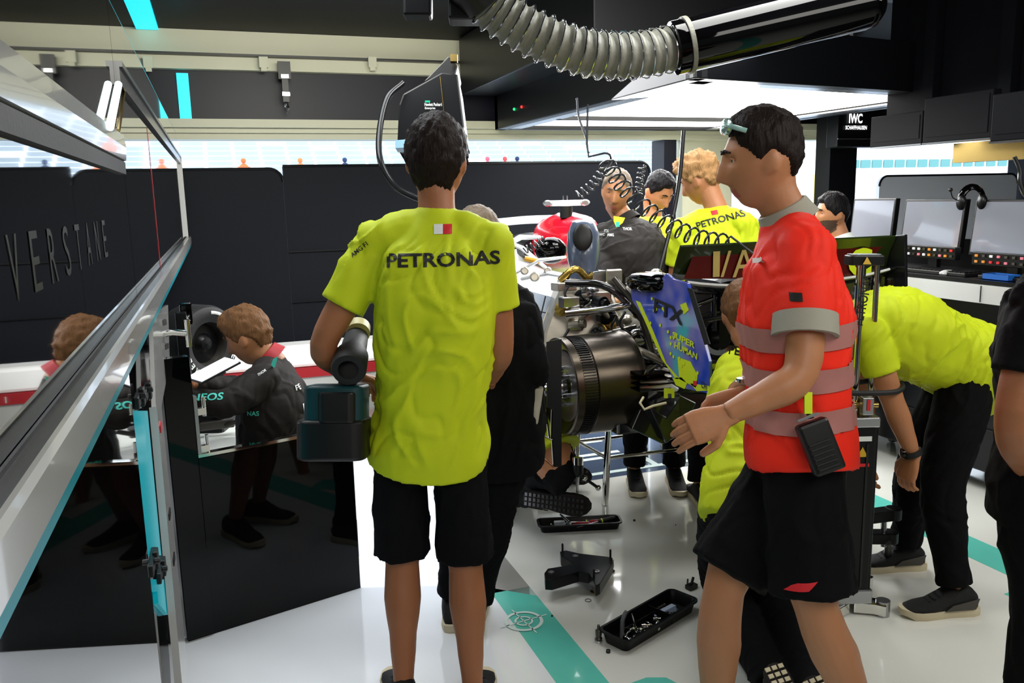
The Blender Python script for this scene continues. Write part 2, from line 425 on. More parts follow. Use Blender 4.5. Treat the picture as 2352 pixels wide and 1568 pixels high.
def hand(mb, wr, d, n, side, curl=0.5, scale=1.0, spread=0.06, thumb_in=0.4):
    """wr wrist, d toward fingers, n palm side normal, side = thumb side (+1/-1 across)"""
    d = unit(d); n = unit(np.asarray(n)-d*np.dot(n, d)); s = np.cross(d, n)*side; k = scale
    wr = V3(wr)
    rs = []
    for t, w_, h in ((-0.02, .026, .020), (0.01, .029, .018), (0.04, .038, .016), (0.07, .042, .0145), (0.092, .040, .012)):
        c = wr + d*t*k + s*0.002
        rs.append([c + s*w_*k*math.copysign(abs(math.cos(a))**.7, math.cos(a)) + n*h*k*math.copysign(abs(math.sin(a))**.8, math.sin(a)) for a in [2*math.pi*j/14 for j in range(14)]])
    mb.rings(rs)
    for i, (o, L, r) in enumerate(((0.030, .076, .0090), (0.010, .084, .0094), (-0.010, .078, .0090), (-0.029, .062, .0080))):
        base = wr + d*0.082*k + s*o*k; dd = unit(d + s*(o*spread*20))
        pts = [base - dd*0.02*k, base]; ang = 0.12+curl*0.7; cur = dd; p = base.copy()
        for j, fr in enumerate((.45, .30, .25)):
            a_ = ang if j == 0 else curl*(0.95+0.15*i)
            cur = unit(cur*math.cos(a_) + n*math.sin(a_)*1.0) if True else cur
            p = p + cur*L*fr*k; pts.append(p.copy())
        pts.append(p + cur*0.004*k)
        mb.tube(pts, [r*k, r*1.05*k, r*.98*k, r*.9*k, r*.8*k, r*.4*k], 10)
    b0 = wr + d*0.018*k + s*0.024*k
    t1 = unit(d*0.75 + s*0.75 + n*thumb_in*0.5); t2 = unit(d*0.95 + s*0.15 + n*thumb_in*1.2)
    mb.tube([b0 - t1*0.01*k, b0 + t1*0.022*k, b0 + t1*0.045*k, b0 + t1*0.045*k + t2*0.026*k, b0 + t1*0.045*k + t2*0.042*k, b0 + t1*0.045*k+t2*0.047*k],
            [.014*k, .0145*k, .0115*k, .0108*k, .009*k, .004*k], 10)
def wrinkle(me, amp, fn_dir=(1, 1, 1), sc_=9.0, seed=0.0, calm=()):
    a, nrm = mesh_np(me); out = a.copy()
    for i in range(len(a)):
        p = a[i]; v = Vector((p[0]*sc_*fn_dir[0]+seed, p[1]*sc_*fn_dir[1], p[2]*sc_*fn_dir[2]))
        w1 = noise.noise(v*0.45+Vector((3, 9, 4)))*2.2
        q1 = Vector((v[0]*.8+v[2]*.55+w1, v[1]*.8+w1, v[2]*.38-v[0]*.25))
        q2 = Vector((v[0]*1.3-v[2]*.7+w1, v[1]*1.2-w1, v[2]*.6+v[0]*.3))*1.25
        r = max(0, 1-abs(noise.noise(q1))*3.4)**2; r2 = max(0, 1-abs(noise.noise(q2+Vector((7, 3, 1))))*3.6)**2
        kk = 1.0
        for cl in calm:
            if len(cl) == 3: kk = min(kk, max(0.0, (abs(np.dot(p-cl[0], cl[2]))-.03)/cl[1]))
            else: kk = min(kk, max(0.0, np.linalg.norm(p-cl[0])/cl[1]-1.0))
        out[i] = p + nrm[i]*amp*min(1.0, kk)*(noise.noise(v*.8)*.8 + r*.95 - r2*.75)
    me.vertices.foreach_set('co', out.astype('f').ravel()); me.update()
def decal(name, txt, target, c, right, up, h, material, parent, width=None, lift=0.0025, bold=0.02, cuts=10, shape=None, spacing=1.0, shear=0.0):
    """lays lettering (or a polygon) on a cloth surface"""
    import bmesh
    me_t, = [target.data]; org = ORG[parent.name]
    bvh = BVHTree.FromPolygons([tuple(Vector(v.co)) for v in me_t.vertices], [tuple(p.vertices) for p in me_t.polygons])
    right = unit(right); up = unit(up-right*np.dot(up, right)); n = np.cross(right, up)
    if shape is None:
        vs, fs, w_, hh = text_mesh(txt, bold, spacing, shear); k = h/hh; kx = width/w_ if width else k
        pts = [(v[0]*kx-w_*kx/2, v[1]*k-h/2) for v in vs]
    else: pts, fs = shape
    bm = bmesh.new(); bv = [bm.verts.new((x, y, 0)) for x, y in pts]
    for f in fs:
        try: bm.faces.new([bv[i] for i in f])
        except ValueError: pass
    xs = [p[0] for p in pts]; ys = [p[1] for p in pts]
    for ax, lo, hi in ((0, min(xs), max(xs)), (1, min(ys), max(ys))):
        nn = cuts if ax == 0 else max(2, int(cuts*(max(ys)-min(ys))/max(1e-6, (max(xs)-min(xs)))))
        for i in range(1, nn):
            co = [0, 0, 0]; co[ax] = lo+(hi-lo)*i/nn; no = [0, 0, 0]; no[ax] = 1
            bmesh.ops.bisect_plane(bm, geom=bm.verts[:]+bm.edges[:]+bm.faces[:], plane_co=co, plane_no=no)
    bm.verts.ensure_lookup_table(); last = 0.0; c = V3(c)
    hits = {}
    for v in bm.verts:
        o = c + right*v.co.x + up*v.co.y + n*0.25
        h_ = bvh.ray_cast(Vector(o-org), Vector(-n), 0.6)
        hits[v] = h_[0]
    good = [h_ for h_ in hits.values() if h_ is not None]
    for v in bm.verts:
        base = c + right*v.co.x + up*v.co.y - org
        if hits[v] is None:
            if good:
                near = min(good, key=lambda g: (g-Vector(base)).length); dn = (near-Vector(base)).dot(Vector(n)); v.co = Vector(base)+Vector(n)*(dn+lift)
            else: v.co = Vector(base)
        else: v.co = hits[v]+Vector(n)*lift
    me = bpy.data.meshes.new(name); bm.to_mesh(me); bm.free()
    me.materials.append(K[material]); o = bpy.data.objects.new(name, me); COL.objects.link(o); o.parent = parent; ORG[o.name] = org
    return o
def rect_shape(w_, h, n=6):
    return ([(-w_/2, -h/2), (w_/2, -h/2), (w_/2, h/2), (-w_/2, h/2)], [(0, 1, 2, 3)])

ARM1 = [(0, (.054,)), (.35, (.051,)), (.7, (.046,)), (1, (.041,))]
ARM2 = [(0, (.041,)), (.25, (.043,)), (.65, (.034,)), (1, (.026,))]
LEG1 = [(0, (.078,)), (.35, (.080,)), (.8, (.064,)), (1, (.058,))]
LEG2 = [(0, (.054,)), (.28, (.060,)), (.65, (.042,)), (1, (.031,))]
def shoe(parent, an, toe, up, upper='shoe', sole='sole_white', tread=None, stripe=None):
    """an ankle joint (about 8 cm above the sole)"""
    toe = unit(toe); up = unit(np.asarray(up)-toe*np.dot(up, toe)); s = np.cross(toe, up); an = V3(an); b = an - up*0.085
    m = MB(); rs = []
    for t, w_, z0, z1 in ((-.082, .012, .03, .05), (-.078, .026, .02, .085), (-.06, .034, .018, .105), (-.02, .039, .018, .122), (.02, .041, .018, .118), (.055, .043, .018, .092), (.10, .046, .018, .062), (.145, .047, .018, .052), (.18, .038, .018, .043), (.20, .020, .02, .032)):
        c = b + toe*t + up*(z0+z1)/2; h = (z1-z0)/2
        rs.append([c + s*w_*math.copysign(abs(math.cos(a))**.75, math.cos(a)) + up*h*math.copysign(abs(math.sin(a))**.8, math.sin(a)) for a in [2*math.pi*j/18 for j in range(18)]])
    m.rings(rs)
    for i in range(5):
        m.tube([b+toe*(.035+.018*i)+up*(.103-.011*i)+s*q*.02 for q in (-1, 0, 1)], .0035, 6)
    o = m.build('shoe', upper, parent, smooth=True)
    m = MB(); rs = []
    prof = [(-.095, .010), (-.088, .026), (-.06, .037), (-.02, .037), (.03, .036), (.08, .044), (.13, .050), (.17, .046), (.195, .034), (.212, .012)]
    for t, w_ in prof:
        c = b + toe*t; lift = .012 if t > .17 else 0
        rs.append([c + s*w_ + up*(.03+lift*.5), c + s*w_*1.04 + up*(.016+lift), c + s*w_*.96 + up*lift, c - s*w_*.96 + up*lift, c - s*w_*1.04 + up*(.016+lift), c - s*w_ + up*(.03+lift*.5)])
    m.rings(rs); so = m.build('sole', sole, parent, smooth=True); so.parent = o
    if tread:
        m = MB()
        for i in range(-4, 10):
            for j in (-1, 0, 1):
                t = .02*i; w_ = .028 if t < .05 else .034
                m.box(b + toe*t + s*j*w_*.75 - up*.002, (.012, .015, .006), toe, s)
        tr = m.build('tread', tread, parent); tr.parent = o
    if stripe:
        m = MB()
        for q in (-1, 1):
            m.prism([b+toe*-.06+up*.035+s*q*.0395, b+toe*.06+up*.032+s*q*.0435, b+toe*.03+up*.055+s*q*.0425, b+toe*-.075+up*.075+s*q*.036], s*q*.003)
        st = m.build('side_stripe', stripe, parent); st.parent = o
    return o
def person(label, J, hair=('short', 'hair_dark'), skin='skin', shirt=None, legs=None, loc=None, beard=None, shoes=None, face=True, group=None, voxel=0.006,
           sleeve=0.62, shirt_low=0.12, grow=(0.022, 0.022), legwear=('shorts', 'cloth', 0.8), jacket=False, hands=None, seed=0, collar=None, eyes=True, scale_body=1.0, sleeve_cuff=None, torso_prof=None, wr_amp=0.009, hem=0.035, short_r=1.0, head_k=1.0):
    root = thing('person', label, 'person', loc if loc is not None else (J['pel'][0], J['pel'][1], 0), group)
    J = {k: V3(v) for k, v in J.items()}
    hf = unit(J['hf']); hu = unit(J['hu']-hf*np.dot(J['hu'], hf)); hr = np.cross(hf, hu); hc = J['head']; hr, hf, hu = hr*head_k, hf*head_k, hu*head_k
    lat_s = unit(J['shR']-J['shL']); lat_p = unit(J['hipR']-J['hipL']); neck, pel = J['neck'], J['pel']
    chest = J.get('chest', (J['shL']+J['shR'])/2*0.75 + pel*0.25 - 0*neck)
    # body
    b = MB(); b.rings(head_rings(hc, hr, hf, hu))
    for q in (-1, 1):     # ears
        ec = hc + hr*q*.074 - hf*.006 - hu*.002
        b.ball(ec, (.008, .017, .031), hr + hf*-.35*q*q + hu*0, hf, hu+hf*-.15)
        b.ball(ec+hf*-.008+hr*q*.004, (.006, .013, .027), hr, hf, hu)
    nb = hc - hu*.075 - hf*.022
    b.tube([neck - unit(hc-neck)*.03, neck, (neck+nb)/2, nb, nb+hu*.05], [.056, .057, .055, .056, .055], 18)
    torso(b, pel, chest, neck, lat_p, lat_s, (-.014, -.014), prof=torso_prof)
    for s_ in ('L', 'R'):
        b.tube([neck - unit(neck-pel)*0.045, (neck+J['sh'+s_])/2-unit(neck-pel)*.02, J['sh'+s_]], [.04, .04, .044], 14)
        b.ball(J['sh'+s_], .050, seg=16, n=10)
        limb(b, J['sh'+s_], J['el'+s_], J['wr'+s_], ARM1, ARM2)
        limb(b, J['hip'+s_], J['kn'+s_], J['an'+s_], LEG1, LEG2)
        kn = J['kn'+s_]; an = J['an'+s_]; bk = unit(np.cross(unit(an-kn), lat_p)); mid = kn+(an-kn)*.3
        q = 1 if np.dot(bk, J.get('front', hf)) < 0 else -1
        b.ball(mid + bk*q*.020, (.042, .042, .10), sz=unit(an-kn), sx=lat_p, sy=bk, seg=14, n=10)
        b.ball(an, .038)
        t_ = J['toe'+s_]; b.tube([an - t_*.03, an+unit(t_)*.03 - unit(J.get('fup'+s_, np.array([0, 0, 1.])))*.03, an+unit(t_)*.12 - unit(J.get('fup'+s_, np.array([0, 0, 1.])))*.05], [.030, .027, .020], 12)
    body = remeshed(b, voxel, 3)
    if hands:
        hm = MB()
        for s_, hd in hands.items():
            hand(hm, J['wr'+s_], hd['d'], hd['n'], hd.get('side', 1), hd.get('curl', .5), hd.get('scale', 1.0))
        hme = remeshed(hm, 0.0028, 2)
        a, _ = mesh_np(body); a2, _ = mesh_np(hme)
        f1 = [tuple(p.vertices) for p in body.polygons]; f2 = [tuple(i+len(a) for i in p.vertices) for p in hme.polygons]
        nm = bpy.data.meshes.new('b'); nm.from_pydata([tuple(v) for v in np.vstack([a, a2])], [], f1+f2); nm.update(); body = nm
    a, _ = mesh_np(body)
    L = np.stack([(a-hc)@hr, (a-hc)@hf, (a-hc)@hu], 1)
    ms = [skin, 'lips', 'stubble']
    lipv = (np.abs(L[:, 0]) < .021) & (L[:, 1] > .06) & (L[:, 2] < -.058) & (L[:, 2] > -.079)
    stv = (L[:, 2] < -.03) & (L[:, 2] > -.13) & (L[:, 1] > .0) & (np.linalg.norm(L, axis=1) < .128) & (L[:, 1] > -.075-1.2*L[:, 2]-.03) if beard else np.zeros(len(a), bool)
    mi = []
    for p in body.polygons:
        i0 = p.vertices[0]; mi.append(1 if (lipv[i0] and face) else 2 if stv[i0] else 0)
    bo = put_mesh('body', body, ms, root); body.polygons.foreach_set('material_index', mi)
    # hair, brows, eyes
    m = MB(); m.rings(head_rings(hc, hr, hf, hu, 54, 72, hair_fn(hair[0], seed*3.7+1)))
    m.build('hair', hair[1], root, smooth=True, auto=False)
    if face:
        for q in (-1, 1):
            m = MB(); ctr = [hc+hr*q*x+hf*y+hu*z for x, y, z in ((.012, .097, .032), (.026, .0955, .037), (.043, .084, .032))]
            m.tube(ctr, [.0035, .0045, .0025], 8); m.build('eyebrow', hair[1], root, smooth=True)
            if eyes:
                e = hc + hr*q*.030 + hf*.0675 + hu*.011
                m = MB(); m.ball(e, .0125, seg=14, n=10); ey = m.build('eye', 'eye_white', root, smooth=True)
                m = MB(); m.ball(e + hf*.0085, (.0062, .0052, .0062), hr, hf, hu, seg=12, n=8); ir = m.build('iris', 'iris', root, smooth=True); ir.parent = ey
                m = MB(); m.tube([e+hr*x*q+hf*(.0135-abs(x)*.35)+hu*(.0065-abs(x)*.25) for x in (-.014, -.006, .0, .006, .014)], [.0018, .003, .0032, .003, .0018], 8)
                m.build('eyelid', skin, root, smooth=True)
    # top
    res = {'root': root, 'body': bo}
    if shirt:
        m = MB(); torso(m, pel, chest, neck - unit(neck-pel)*.012, lat_p, lat_s, grow, low=shirt_low, hem=hem, prof=[(0, (0.180, 0.130)), (0.22, (0.178, 0.130)), (0.45, (0.158, 0.112)), (0.70, (0.172, 0.124)), (0.86, (0.165, 0.105)), (0.95, (0.105, 0.078)), (1, (0.064, 0.062))])
        for s_ in ('L', 'R'):
            sh, el, wr_ = J['sh'+s_], J['el'+s_], J['wr'+s_]
            m.tube([neck - unit(neck-pel)*0.045, (neck+sh)/2+unit(neck-pel)*-.005, sh], [.064, .066, .066], 16)
            m.ball(sh, .070, seg=16, n=10); m.ball(neck-unit(neck-pel)*.035, .078, seg=16, n=10)
            if sleeve <= 1.0:
                e = sh + (el-sh)*sleeve
                m.tube([sh, sh+(el-sh)*.3, sh+(el-sh)*sleeve*.8, e], [.068, .070, .068, .070], 18)
            else:
                cuff = el + (wr_-el)*(sleeve-1)
                limb(m, sh, el, cuff, [(0, (.072,)), (.5, (.068,)), (1, (.060,))], [(0, (.060,)), (.5, (.052,)), (1, (.042,))], 18)
        me = remeshed(m, 0.008, 3)
        d_ = unit(neck-pel)
        st_ = pel-unit(chest-pel)*shirt_low
        cal = [(neck, .085), (st_, .06, unit(chest-pel))]+[(J['sh'+s_]+(J['el'+s_]-J['sh'+s_])*min(1, sleeve), .075) for s_ in ('L', 'R')]
        if sleeve > 1: cal = cal[:2]
        wrinkle(me, wr_amp, (1.0, 1.0, 0.8), 9.0, seed*5.1, cal)
        so = put_mesh('jacket' if jacket else 'jersey', me, shirt, root); res['shirt'] = so
        m = MB()
        cr = .072 if not jacket else .078
        nd = unit(nb-neck); s1, u1 = frame_from(nd)
        if collar:
            m.rings([[neck + nd*h_ + (s1*math.cos(t)+u1*math.sin(t))*rr for t in [2*math.pi*k/24 for k in range(24)]] for h_, rr in ((-.005, cr+.006), (.018, cr-.002), (.040, cr-.008), (.042, cr-.013), (.015, cr-.014))], cap=False)
            m.build('collar', collar, root, smooth=True)
        if sleeve_cuff:
            for s_ in ('L', 'R'):
                sh, el = J['sh'+s_], J['el'+s_]; dd = unit(el-sh); e = sh+(el-sh)*sleeve; a1, b1 = frame_from(dd)
                m = MB(); m.rings([[e + dd*h_ + (a1*math.cos(t)+b1*math.sin(t))*rr for t in [2*math.pi*k/28 for k in range(28)]] for h_, rr in ((-.045, .0755), (0.006, .0765), (.006, .064), (-.04, .062))], cap=False)
                m.build('sleeve_cuff', sleeve_cuff, root, smooth=True)
    if legwear:
        kind, lm, cov = legwear
        m = MB(); up0 = unit(chest-pel)
        path = [pel-up0*.11, pel-up0*.04, pel+up0*.05, pel+up0*.11]; rs = []
        for c_, w_, d2 in zip(path, (.155, .176, .172, .155), (.106, .124, .120, .108)):
            fw = np.cross(up0, lat_p); rs.append([c_ + lat_p*w_*math.cos(t) + fw*d2*math.sin(t) for t in [2*math.pi*k/24 for k in range(24)]])
        m.rings(rs)
        for s_ in ('L', 'R'):
            hp, kn, an = J['hip'+s_], J['kn'+s_], J['an'+s_]
            if cov <= 1:
                e = hp+(kn-hp)*cov; m.tube([hp+up0*.02, hp+(kn-hp)*.25, hp+(kn-hp)*.6, hp+(kn-hp)*cov*.93, e], [r_*short_r for r_ in (.092, .093, .095, .098, .100)], 20)
            else:
                e = kn+(an-kn)*(cov-1)
                limb(m, hp, kn, e, [(0, (.097,)), (.5, (.098,)), (1, (.080,))], [(0, (.080,)), (.3, (.079,)), (.8, (.060,)), (1, (.063,))], 20)
        me = remeshed(m, 0.009, 3); wrinkle(me, .006, (1, 1, .7), 8.0, seed*2.3+9)
        res['legs'] = put_mesh(kind, me, lm, root)
    if shoes is not None:
        for s_ in ('L', 'R'):
            if s_ in shoes.get('skip', ''): continue
            shoe(root, J['an'+s_], J['toe'+s_], J.get('fup'+s_, np.array([0, 0, 1.])), shoes.get('upper', 'shoe'), shoes.get('sole', 'sole_white'), shoes.get('tread'), shoes.get('stripe'))
    res['hr'], res['hf'], res['hu'], res['hc'] = hr, hf, hu, hc
    return res
# ---------------------------------------------------------------- setting
VF = np.array([math.sin(_y), math.cos(_y), 0]); VRT = np.array([math.cos(_y), -math.sin(_y), 0]); UP = np.array([0, 0, 1.0])
def sbox(name, a, b, m, bevel=0.0):
    mb = MB(); mb.aabb(a, b); return structure(mb.build(name, m, bevel=bevel))
# floor: white zone, centre bay, right zone
sbox('floor', (-6, -5, -0.12), (0.90, 7.45, 0), 'floor_white')
sbox('floor_bay', (1.12, -5, -0.12), (9, 7.45, 0), 'floor')
sbox('floor_grey_strip', (0.90, 3.02, -0.12), (1.12, 7.45, 0), 'floor_grey')
mb = MB(); mb.prism([(0.955, -5, -.12), (1.12, -5, -.12), (1.12, 2.93, -.12), (0.955, 3.08, -.12)], (0, 0, .12)); structure(mb.build('floor_teal_strip', 'teal_floor'))
mb = MB(); mb.prism([(0.90, -5, -.12), (0.955, -5, -.12), (0.955, 3.08, -.12), (0.90, 3.03, -.12)], (0, 0, .1199)); structure(mb.build('floor_white_strip', 'floor_white'))
def paint(name, poly, m, z=0.0015):
    mb = MB(); mb.prism([(p[0], p[1], 0.0) for p in poly], (0, 0, z)); return structure(mb.build(name, m))
paint('floor_marking_teal', [(3.0, -3), (3.19, -3), (3.19, 3.3), (3.0, 3.12)], 'teal_floor')
paint('floor_marking_teal_short', [G(1440, 1572), G(1485, 1556), G(1530, 1556), G(1560, 1572), G(1560, 1640), G(1440, 1640)], 'teal_floor')
paint('floor_marking_teal_corner', [G(2306, 1364), G(2352, 1350), G(2420, 1352), G(2420, 1400), G(2352, 1384)], 'teal_floor')
# target emblem
c = G(1203, 1427); mb = MB()
for r0, r1 in ((.062, .075), (.028, .036)):
    n = 40; a = [c+np.array([math.cos(t)*r0, math.sin(t)*r0, .003]) for t in np.linspace(0, 2*math.pi, n, endpoint=False)]
    b = [c+np.array([math.cos(t)*r1, math.sin(t)*r1, .003]) for t in np.linspace(0, 2*math.pi, n, endpoint=False)]
    mb.rings([a, b], cap=False)
for ang in (0, 90):
    t = math.radians(ang+8); d = np.array([math.cos(t), math.sin(t), 0]); mb.box(c+np.array([0, 0, .0025]), (.20, .005, .001), d, np.cross(UP, d))
structure(mb.build('floor_emblem', 'white_paint'))
# blue floor graphic under the car
paint('floor_graphic_blue', [(1.45, 4.1), (2.9, 4.1), (2.9, 6.2), (1.45, 6.2)], mat('blue_grey_floor', '3f4d63', 0.12, coat=.4))
mb = MB()
for (x0, y0, x1, y1) in ((1.5, 4.16, 2.85, 4.20), (1.5, 4.42, 2.4, 4.46), (1.5, 4.75, 2.3, 4.78), (2.36, 4.2, 2.4, 4.45), (1.95, 4.5, 2.3, 4.54), (1.95, 4.54, 1.99, 4.72)):
    mb.aabb((x0, y0, .002), (x1, y1, .004))
structure(mb.build('floor_graphic_lines', 'white_paint'))
# ceiling, front header
sbox('ceiling', (-6, -5, 2.98), (12, 7.5, 3.1), 'ceil')
sbox('wall_back', (-6, -5.1, 0), (12, -5, 3.1), 'white_wall')
sbox('wall_right', (9, -5, 0), (9.1, 7.5, 3.1), 'board')
sbox('wall_left', (-6.1, -5, 0), (-6, 7.5, 3.1), 'board')
z_a, z_b, z_c, z_d = YP(600, 165, 7.45)[2], YP(600, 275, 7.45)[2], YP(600, 319, 7.45)[2], YP(100, 66, 7.45)[2]
sbox('wall_front', (-6, 7.46, z_b), (12, 7.7, z_a), 'fascia')
sbox('beam_front', (-6, 7.38, z_a), (12, 7.7, 2.979), 'cream')
sbox('trim_1', (-6, 7.30, z_a+.10), (12, 7.38, z_a+.115), 'black')
mb = MB()
mb.aabb((-6, 7.40, z_c+.09), (12, 7.72, z_b)); mb.aabb((-6, 7.46, z_c+.05), (12, 7.72, z_c+.088)); mb.aabb((-6, 7.5, z_c), (12, 7.72, z_c+.048))
structure(mb.build('lintel_front', 'cream'))
# columns of the garage front
for i, (x0, x1, Y, m) in enumerate(((1568, 1682, 7.6, 'cream'), (1525, 1553, 7.5, 'fascia'))):
    a, b = YP(x0, 400, Y), YP(x1, 400, Y); sbox('column_%d' % (i+1), (a[0], Y, 0), (b[0], Y+.25, z_c), m)
a, b = YP(1905, 400, 6.4), YP(1966, 400, 6.4)
sbox('column_3', (a[0], 6.4, 0), (b[0], 6.6, 2.9), 'black_satin')
# pit lane ground
sbox('ground_pit_lane', (-60, 7.45, -.14), (150, 140, -.02), 'asphalt')
# ---- clips and strap on the header rail
for i, px in enumerate((340, 605, 855)):
    p = YP(px, 143, 7.3); mb = MB(); mb.box(p, (.07, .03, .085)); mb.box(p-UP*.055, (.045, .02, .03)); mb.build('clip', 'cream')
    tag(bpy.context.scene.objects[-1] if False else [o for o in COL.objects if o.name.startswith('clip')][-1], ['beige clip on the ceiling rail above the left panels', 'beige clip on the ceiling rail beside the hanging black strap', 'beige clip on the ceiling rail beside the black winch box'][i], 'clip', 'rail clips')
p = YP(652, 150, 7.28); q = thing('hanging_strap', 'black strap with metal buckles hanging from the beige ceiling rail', 'strap', p)
mb = MB(); mb.box(p-UP*.04, (.10, .03, .14)); mb.box(p-UP*.17, (.05, .02, .24)); mb.build('strap', 'black', q)
for dz in (.09, .23):
    mb = MB(); mb.box(p-UP*dz-np.array([0, .02, 0]), (.06, .025, .03)); mb.build('buckle', 'steel', q)
mb = MB(); mb.tube([p-UP*.29, p-UP*.34+np.array([.015, 0, 0]), p-UP*.38, p-UP*.34-np.array([.015, 0, 0]), p-UP*.30], .009, 8); mb.build('hook', 'steel', q)
# ---- reflected teal light, painted as glowing bars on ceiling and fascia
for nm, p0, p1, lb in (('teal_reflection', G(318, -60, 2.97), G(318, 64, 2.97), 'painted teal reflection on the black ceiling at the top left'),):
    mb = MB(); mb.box((p0+p1)/2, (.16, np.linalg.norm(p1-p0), .02), z=UP); tag(mb.build(nm, 'teal_reflection_glow'), lb, 'reflection')
a = YP(418, 168, 7.44); b = YP(418, 272, 7.44); mb = MB(); mb.aabb((a[0]-.045, 7.43, b[2]), (a[0]+.045, 7.455, a[2])); tag(mb.build('teal_reflection', 'teal_reflection_glow'), 'short painted teal reflection upright on the dark fascia above the panels', 'reflection')
# ---- black boards at the garage front
def board(px0, px1, label, top=1.9, bot=.36, rl=False, rr=True, m='board', Y=7.3, z_=None):
    x0, x1 = YP(px0, 500, Y)[0], YP(px1, 500, Y)[0]; R_ = .11; pts = []
    for cx, sx, rd in ((x1, -1, rr), (x0, 1, rl)):
        if rd:
            ang = (0, 90) if sx < 0 else (90, 180)
            for k in range(9):
                t = math.radians(ang[0]+(ang[1]-ang[0])*k/8); pts.append((cx+sx*R_+R_*math.cos(t), Y, top-R_+R_*math.sin(t)))
        else: pts.append((cx, Y, top))
    pts = [(x1-.0, Y, bot)] + pts + [(x0, Y, bot)]
    t = thing('partition_board', label, 'partition', ((x0+x1)/2, Y, bot))
    mb = MB(); mb.prism(pts, (0, .05, 0)); mb.build('panel', m, t)
    mb = MB(); mb.tube([p for p in pts[1:-1]], .012, 8); mb.build('edge_piping', 'black_satin', t, smooth=True)
    if bot < 1:
        mb = MB(); mb.aabb((x0+.1, Y+.01, 0.0), (x0+.2, Y+.04, bot)); mb.aabb((x1-.2, Y+.01, 0.0), (x1-.1, Y+.04, bot)); mb.build('foot', 'black', t)
    return t
board(-330, 252, 'black padded partition board at the far left of the garage front')
board(252, 656, 'black padded partition board behind the man in the dark race suit', top=1.88)
board(657, 1066, 'black padded partition board behind the standing man in yellow')
board(1066, 1492, 'black padded partition board behind the red engine cover', top=1.91)
board(2016, 2330, 'pale grey padded board in the bright opening behind the monitors', top=YP(2150, 402, 7.3)[2], bot=.4, m=mat('pale_grey_board', 'e4e8f6', .6), rl=True)
mb = MB()
for z0, z1 in ((.75, .76), (1.18, 1.19)): mb.aabb((YP(660, 500, 7.28)[0], 7.275, z0), (YP(1055, 500, 7.28)[0], 7.285, z1))
tag(mb.build('board_seam', 'black_satin'), 'thin black rails across the board behind the standing man in yellow', 'rail')
# low barrier
t = thing('low_barrier', 'low white barrier with a red stripe below the black boards', 'barrier', (0, 7.0, 0))
mb = MB(); mb.aabb((-5, 6.9, .0), (2.0, 7.15, .17)); mb.build('base', 'white_lacq', t)
mb = MB(); mb.aabb((-5, 6.88, .17), (2.0, 7.15, .25)); mb.build('red_stripe', 'redtrim', t)
mb = MB(); mb.aabb((-5, 6.9, .25), (2.0, 7.15, .44)); mb.build('top_pad', 'bright', t, bevel=.03)
mb = MB(); mb.text('D', (.92, 6.875, .21), (1, 0, 0), UP, .05); mb.text('I', (1.12, 6.875, .21), (1, 0, 0), UP, .05); mb.text('D I', (-.4, 6.875, .21), (1, 0, 0), UP, .05); mb.build('lettering', 'print_white', t)
# ---- grandstand, building and spectators across the pit lane
t = thing('grandstand', 'distant pale blue grandstand seats seen over the black boards', 'grandstand', (0, 62, 0))
mb = MB()
for i in range(26): mb.aabb((-50, 62+i*.8, 1.5+i*.42), (48, 62.8+i*.8, 1.92+i*.42))
mb.build('terrace', mat('pale_terrace', 'f2f6ff', .7), t)
mb = MB()
for i in range(0, 26):
    for k in range(-24, 24):
        if (k*7+i*3) % 11 != 0: mb.aabb((k*2.0, 61.9+i*.8, 1.92+i*.42), (k*2+1.7, 62.2+i*.8, 2.2+i*.42))
mb.build('seat_rows', 'seat_blue', t)
t = thing('pit_building', 'distant white building with a row of pale teal windows', 'building', (62, 62, 0))
mb = MB(); mb.aabb((49, 62, 0), (100, 70, 7.5)); mb.build('facade', mat('white_facade', 'ffffff', .6), t)
for i in range(16):
    x = YP(1960+i*26.2, 375, 61.9); mb = MB(); mb.aabb((x[0]-.45, 61.85, YP(2100, 384, 61.9)[2]), (x[0]+.65, 61.95, YP(2100, 366, 61.9)[2])); mb.build('window_pane', 'teal_tile', t)
mb = MB(); mb.aabb((YP(1873, 420, 30)[0], 30, 0), (YP(1880, 420, 30)[0], 30.1, YP(1876, 400, 30)[2])); tag(mb.build('marker_pole', mat('pale_yellow', 'e0c850', .5)), 'thin yellow pole standing in the bright pit lane', 'pole')
fig = None
for i, (px, py, cc, lb) in enumerate(((792, 372, '1c2c50', 'distant person in navy standing by the pit wall left of the standing man'), (1188, 370, '18284c', 'distant person in navy standing on the pit wall above the red airbox'), (1160, 374, 'c04040', 'distant person in red beside the navy figure over the boards'), (690, 380, 'e07040', 'distant orange-topped person just over the black board'), (560, 382, 'd06030', 'distant orange-clad person low behind the black board top'), (1895, 430, '304878', 'distant person in blue beyond the dark column'), (1120, 380, 'd05060', 'distant person in pink over the board right of the yellow jersey'))):
    p = YP(px, py, 41.5); t = thing('person', lb, 'person', (p[0], 41.5, 0)); h = YP(700, 368, 41.5)[2]; py_ = 41.5
    mb = MB(); mb.ball((p[0], 41.5, h), .12); mb.tube([(p[0], 41.5, h-.12), (p[0], 41.5, h-.25), (p[0], 41.5, h-.75), (p[0], 41.5, h-.85)], [.06, .22, .18, .16], 10)
    for q in (-1, 1): mb.tube([(p[0]+q*.22, 41.5, h-.28), (p[0]+q*.27, 41.5, h-.6), (p[0]+q*.2, 41.35, h-.8)], [.06, .05, .04], 8); mb.tube([(p[0]+q*.09, 41.5, h-.8), (p[0]+q*.1, 41.5, h-1.2), (p[0]+q*.1, 41.5, h-1.62)], [.1, .08, .05], 8)
    mb.build('body', mat('far_cloth_%d' % i, cc, .8), t, smooth=True)
mb = MB(); hh = 2.6
